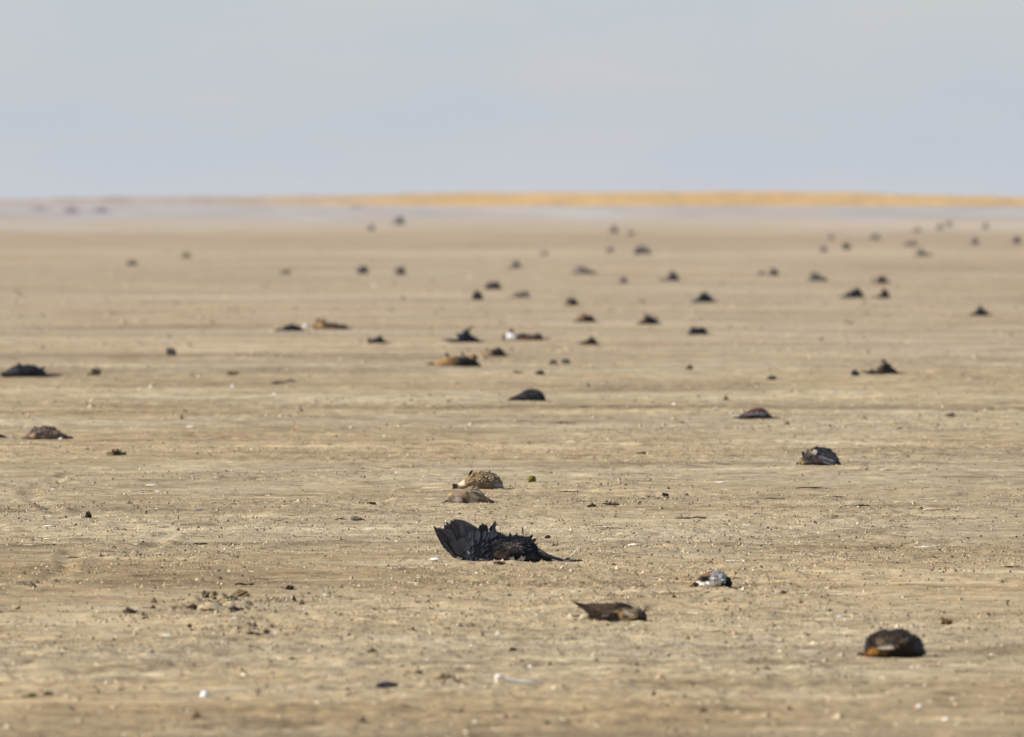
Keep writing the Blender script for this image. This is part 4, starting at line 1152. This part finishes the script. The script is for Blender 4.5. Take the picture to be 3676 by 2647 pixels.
lump(1040, 2133, 24, 16, 'small black clod right of the thick black twig', DK, seed=3)
lump(317, 1864, 22, 22, 'black clod left of the dark and white feather', DK, seed=4)
lump(688, 2194, 34, 26, 'dark brown clod at the left of the dug-up mud', (0.11, 0.065, 0.04), seed=5)
lump(852, 2200, 50, 22, 'grey-black clod in the middle of the dug-up mud', (0.085, 0.062, 0.055), seed=6)
lump(772, 2164, 26, 26, 'olive clod on top of the dug-up mud', (0.19, 0.14, 0.06), seed=7)
lump(738, 2158, 26, 26, 'grey-green clod at the back of the dug-up mud', (0.16, 0.13, 0.085), seed=27)
lump(870, 2150, 40, 24, 'knobbly ochre clod at the back right of the dug-up mud', (0.23, 0.165, 0.085), seed=8, rough=0.5)
lump(745, 2196, 46, 17, 'broad yellowish clod in front of the dug-up mud', (0.33, 0.25, 0.14), seed=28, rough=0.6)
lump(820, 2168, 50, 30, 'pale sandy clod at the centre of the dug-up mud', (0.38, 0.30, 0.19), seed=29, rough=0.6)
lump(905, 2277, 66, 12, 'flat black clod below the dug-up mud', (0.05, 0.038, 0.03), seed=9, rough=0.5)
lump(958, 2278, 22, 17, 'small black clod right of the flat black one', (0.06, 0.045, 0.035), seed=10)
lump(466, 2212, 44, 18, 'brown-black clod left of the dug-up mud', (0.10, 0.075, 0.055), seed=11, rough=0.5)
lump(682, 2249, 14, 16, 'left of two tiny dark clods under the dug-up mud', (0.07, 0.05, 0.04), seed=12)
lump(735, 2258, 20, 11, 'right of two tiny dark clods under the dug-up mud', (0.07, 0.05, 0.04), seed=13)
lump(175, 2484, 34, 22, 'dark blurred clod, right one of two at lower left', (0.10, 0.075, 0.05), seed=14)
lump(112, 2500, 40, 16, 'olive blurred clod, left one of two at lower left', (0.17, 0.135, 0.065), seed=15)
lump(65, 2196, 20, 16, 'black clod near the left edge', (0.07, 0.05, 0.038), seed=16)
lump(1843, 2329, 26, 16, 'lone black clod in the near centre', (0.045, 0.033, 0.022), seed=17)
lump(1335, 2345, 32, 14, 'brown clod left of the lone black one in the near centre', (0.13, 0.10, 0.07), seed=18)
lump(1597, 2454, 60, 20, 'pale clod with dark base in the near centre', (0.42, 0.33, 0.20), seed=19)
lump(1503, 2410, 22, 14, 'small dark clod above the blurred black feather', (0.12, 0.09, 0.06), seed=20)
lump(1790, 2032, 40, 14, 'brown clod in front of the raised-wing bird', (0.17, 0.125, 0.085), seed=21)
lump(1965, 1937, 18, 11, 'tiny black clod right of the raised-wing bird', DK, seed=22)
lump(2389, 1792, 24, 12, 'black clod above the long black twig', (0.05, 0.04, 0.03), seed=23)
lump(2196, 1821, 44, 14, 'grey clod left of the black clod above the long twig', (0.17, 0.13, 0.095), seed=24, rough=0.5)
lump(2125, 1832, 26, 12, 'small black clod left of the grey clod', (0.07, 0.055, 0.04), seed=25)
lump(1225, 1873, 36, 12, 'black clods crumb pile left of the raised wing', (0.05, 0.04, 0.032), seed=26, rough=0.5)
lump(1280, 1880, 40, 15, 'grey clod next to the black crumb pile', (0.24, 0.20, 0.17), seed=30, rough=0.4)
lump(1331, 1816, 26, 9, 'flat olive-black stone left of the plover', (0.055, 0.045, 0.015), seed=31)
lump(1909, 1738, 30, 28, 'olive round gourd-like ball right of the speckled bird', (0.15, 0.12, 0.025), name='dry_gourd', cat='gourd', seed=32, rough=0.10, group='olive balls')
lump(2606, 1442, 18, 18, 'small olive ball left of the chestnut bird', (0.14, 0.11, 0.03), name='dry_gourd', cat='gourd', seed=33, rough=0.12, group='olive balls')
lump(415, 1648, 56, 22, 'knobbly brown clod below the ragged bird', (0.16, 0.115, 0.06), seed=34, rough=0.5)
lump(616, 1281, 32, 26, 'round dark clump on the left far flat', (0.07, 0.06, 0.055), seed=35)
lump(341, 1347, 38, 24, 'brown clump right of the left-edge black hump', (0.13, 0.10, 0.065), seed=36)
lump(834, 1347, 38, 18, 'olive-brown clump on the left middle flat', (0.15, 0.115, 0.07), seed=37)
lump(1986, 1314, 24, 18, 'left one of two grey-green clumps right of the rusty bird', (0.13, 0.13, 0.10), seed=38)
lump(2032, 1311, 30, 20, 'right one of two grey-green clumps right of the rusty bird', (0.13, 0.125, 0.09), seed=39)
lump(1940, 1355, 26, 14, 'small dark clod above the lone black hump', (0.08, 0.065, 0.055), seed=40)
lump(3071, 1354, 27, 20, 'small black clump left of the brown peaked bird', (0.045, 0.036, 0.042), seed=41)
lump(2770, 1368, 30, 18, 'grey wedge-shaped clump left of the small black one', (0.10, 0.09, 0.085), seed=42)
lump(2475, 1334, 20, 16, 'faint brown clump above right of the lone black hump', (0.15, 0.11, 0.07), seed=43)
lump(3396, 2244, 28, 22, 'dry reddish weed clump above the nearest duck', (0.30, 0.18, 0.09), name='weed_clump', cat='weed', seed=44, rough=0.7, group='weeds')
lump(2298, 1648, 34, 12, 'dark clod behind the dry patch at centre right', (0.10, 0.08, 0.05), seed=45)
lump(3410, 1510, 30, 14, 'faint brown clod at far right of the middle flat', (0.19, 0.14, 0.09), seed=46)
lump(735, 2496, 34, 36, 'bright white round pebble gleaming in the near left', (0.86, 0.87, 0.82), name='pebble', cat='pebble', mat=M_BONE, seed=47, lift=-0.008, rough=0.08, group='pebbles')

chip(1896, 1894, 48, 12, 'pink-white shell behind the black bird leg', (0.84, 0.76, 0.72), col2=(0.62, 0.40, 0.33), tilt=-0.6)
chip(2278, 1964, 70, 13, 'white shell with an orange right end', (0.86, 0.80, 0.70), col2=(0.56, 0.36, 0.17))
chip(1560, 2021, 64, 14, 'white shell under the raised wing', (0.86, 0.84, 0.80))
chip(2060, 1596, 104, 13, 'cream shell with brown right half above centre', (0.66, 0.54, 0.34), col2=(0.30, 0.19, 0.11))
chip(918, 1857, 24, 9, 'small white shell right of the dark and white feather', WHT)
chip(540, 1750, 56, 8, 'white flake above the orange-ended straw', WHT)
chip(566, 1769, 30, 8, 'white flake at the tip of the orange-ended straw', (0.74, 0.74, 0.76))
chip(365, 2016, 38, 9, 'white shell right of the dark stick with a tan end', WHT)
chip(757, 2031, 66, 7, 'long white flake below the dark brown stick', WHT)
chip(175, 1900, 50, 7, 'white flake near the left edge', WHT)
chip(561, 1885, 50, 6, 'thin white flake above the left furrow', WHT)
chip(190, 1764, 28, 7, 'white flake in the upper left furrow', WHT)
chip(2586, 1740, 60, 8, 'white flake below the loose brown feather', WHT)
chip(2421, 1465, 26, 14, 'pale round shell left of the chestnut bird', (0.72, 0.66, 0.56))
chip(1787, 2290, 30, 13, 'cream shell left of the brown duck', (0.70, 0.62, 0.46))
chip(3300, 2520, 44, 20, 'pale shell, upper of two at the bottom right', (0.68, 0.62, 0.52))
chip(3396, 2568, 40, 18, 'pale shell, lower of two at the bottom right', (0.76, 0.71, 0.64))
chip(3015, 2215, 40, 10, 'white flake above left of the nearest duck', (0.68, 0.68, 0.70))
chip(218, 1585, 26, 12, 'white shell at the foot of the ragged bird', WHT)
chip(1165, 2146, 40, 7, 'white flake in the near left centre', WHT)
chip(1071, 1542, 34, 11, 'orange-red flake on the left middle flat', (0.62, 0.26, 0.10))
chip(836, 1394, 24, 16, 'white shell left of the brown stick', WHT)
chip(984, 1419, 22, 14, 'white shell below the brown stick', WHT)
chip(1096, 1179, 30, 30, 'white lump at the right end of the slate-black bird', (0.66, 0.62, 0.60))
chip(684, 1553, 44, 8, 'white flake right of the ragged bird', WHT)
chip(600, 2283, 62, 9, 'white flake below the brown-black clod', (0.74, 0.70, 0.60))
chip(1260, 1548 - 10, 24, 10, 'pale flake left of the lone black hump', (0.60, 0.54, 0.44))
chip(1423, 1703, 18, 8, 'tiny white shell left of the speckled bird', WHT)

loose_feather(722, 1833, 56, 'dark and white feather in the left middle', (0.04, 0.036, 0.04), edge=(0.30, 0.27, 0.25))
loose_feather(2600, 1679, 100, 'brown feather with a yellow quill left of the grey bird', (0.16, 0.11, 0.085), tilt=0.05)
loose_feather(1390, 2472, 84, 'blurred black feather in the near centre left', (0.016, 0.014, 0.017), tilt=0.20, w=0.62)

# white leg bone with a knobbed end
def bone():
    x, y = at(1830, 2466); k = y / FPX
    r = empty('bone', (x, y, zat(x, y)))
    tag(r, 'white bone with a knobbed left end in the near centre', 'bone')
    mb = MB(); tube(mb, [((q - 1830) * k, d * k, z * k) for q, d, z in ((1782, 0, 22), (1800, 2, 22), (1830, 6, 18), (1870, 12, 13), (1905, 18, 9), (1950, 26, 6))],
                    [q * k for q in (9, 10, 8.5, 8, 7.5, 4)], (0.84, 0.77, 0.64), 10)
    mb.build('shaft', M_BONE, r)
    mb = MB()
    tube(mb, [((q - 1830) * k, d * k, z * k) for q, d, z in ((1776, -8, 28), (1784, -6, 30), (1796, -4, 28), (1806, 0, 24))], [q * k for q in (5, 11, 12, 6)], (0.84, 0.80, 0.72), 10)
    tube(mb, [((q - 1830) * k, d * k, z * k) for q, d, z in ((1778, 10, 16), (1786, 10, 15), (1798, 8, 16), (1806, 6, 18))], [q * k for q in (5, 10, 11, 6)], (0.84, 0.80, 0.72), 10)
    mb.build('knob', M_BONE, r)
bone()

# grey scrub far out on the painted mirage band at the left
def shrub(px, py, w, h, label, seed):
    x, y = at(px, py); k = y / FPX
    r = empty('shrub', (x, y, 0.01)); tag(r, label, 'shrub', 'shrubs on the salt flat')
    rnd = random.Random(seed)
    st = MB(); cr = MB()
    for i in range(7):
        a = rnd.uniform(-1, 1)
        tube(st, [(a * w * k * 0.08, 0, 0), (a * w * k * 0.2, 0.1 * a, h * k * 0.35), (a * w * k * 0.42, 0.2 * a, h * k * 0.7)], [0.04, 0.03, 0.012], (0.14, 0.10, 0.08), 5)
    for i in range(260):
        a, b = rnd.gauss(0, 0.36), rnd.gauss(0, 0.36)
        q = max(0.05, 1 - a * a * 2.2) * rnd.uniform(0.15, 1.0)
        p = Vector((a * w * k * 0.6, b * w * k * 0.6, q * h * k))
        d = Vector((rnd.gauss(0, 1), rnd.gauss(0, 1), rnd.uniform(0, 1.2))).normalized() * 0.18
        c = rnd.uniform(0.7, 1.3)
        feather(cr, p, p + d, 0.09, (0.33 * c, 0.275 * c, 0.265 * c), side=(rnd.random(), rnd.random(), rnd.random()), segs=2)
    st.build('stems', M_SCRUB, r); cr.build('crown', M_SCRUB, r)
shrub(258, 768, 90, 24, 'darkest mauve shrub on the mirage band at upper left', 1)
shrub(365, 766, 90, 18, 'second mauve shrub from the left on the mirage band', 2)
shrub(150, 758, 110, 17, 'faint mauve shrub at the far left of the mirage band', 3)
shrub(1285, 752, 90, 18, 'low wide mauve shrub on the mirage band left of centre', 4)

# ------------------------------------------------------------------ the air
def build_haze():
    m = bpy.data.materials.new('haze_air'); m.use_nodes = True
    nt, ln = m.node_tree.nodes, m.node_tree.links
    nt.clear()
    out = nt.new('ShaderNodeOutputMaterial'); v = nt.new('ShaderNodeVolumePrincipled')
    v.inputs['Color'].default_value = (0.62, 0.69, 0.78, 1)
    v.inputs['Density'].default_value = 0.00014
    v.inputs['Anisotropy'].default_value = 0.0
    ln.new(v.outputs[0], out.inputs['Volume'])
    x, y0, y1, z0, z1 = 60000, -500, 6600, -1.5, 9.0
    b = MB()
    V = [(sx * x, yy, zz) for zz in (z0, z1) for yy in (y0, y1) for sx in (-1, 1)]
    b.add(V, [(0, 2, 3, 1), (4, 5, 7, 6), (0, 1, 5, 4), (2, 6, 7, 3), (0, 4, 6, 2), (1, 3, 7, 5)], (1, 1, 1))
    tag(b.build('haze', m, smooth=False), kind='stuff')
build_haze()
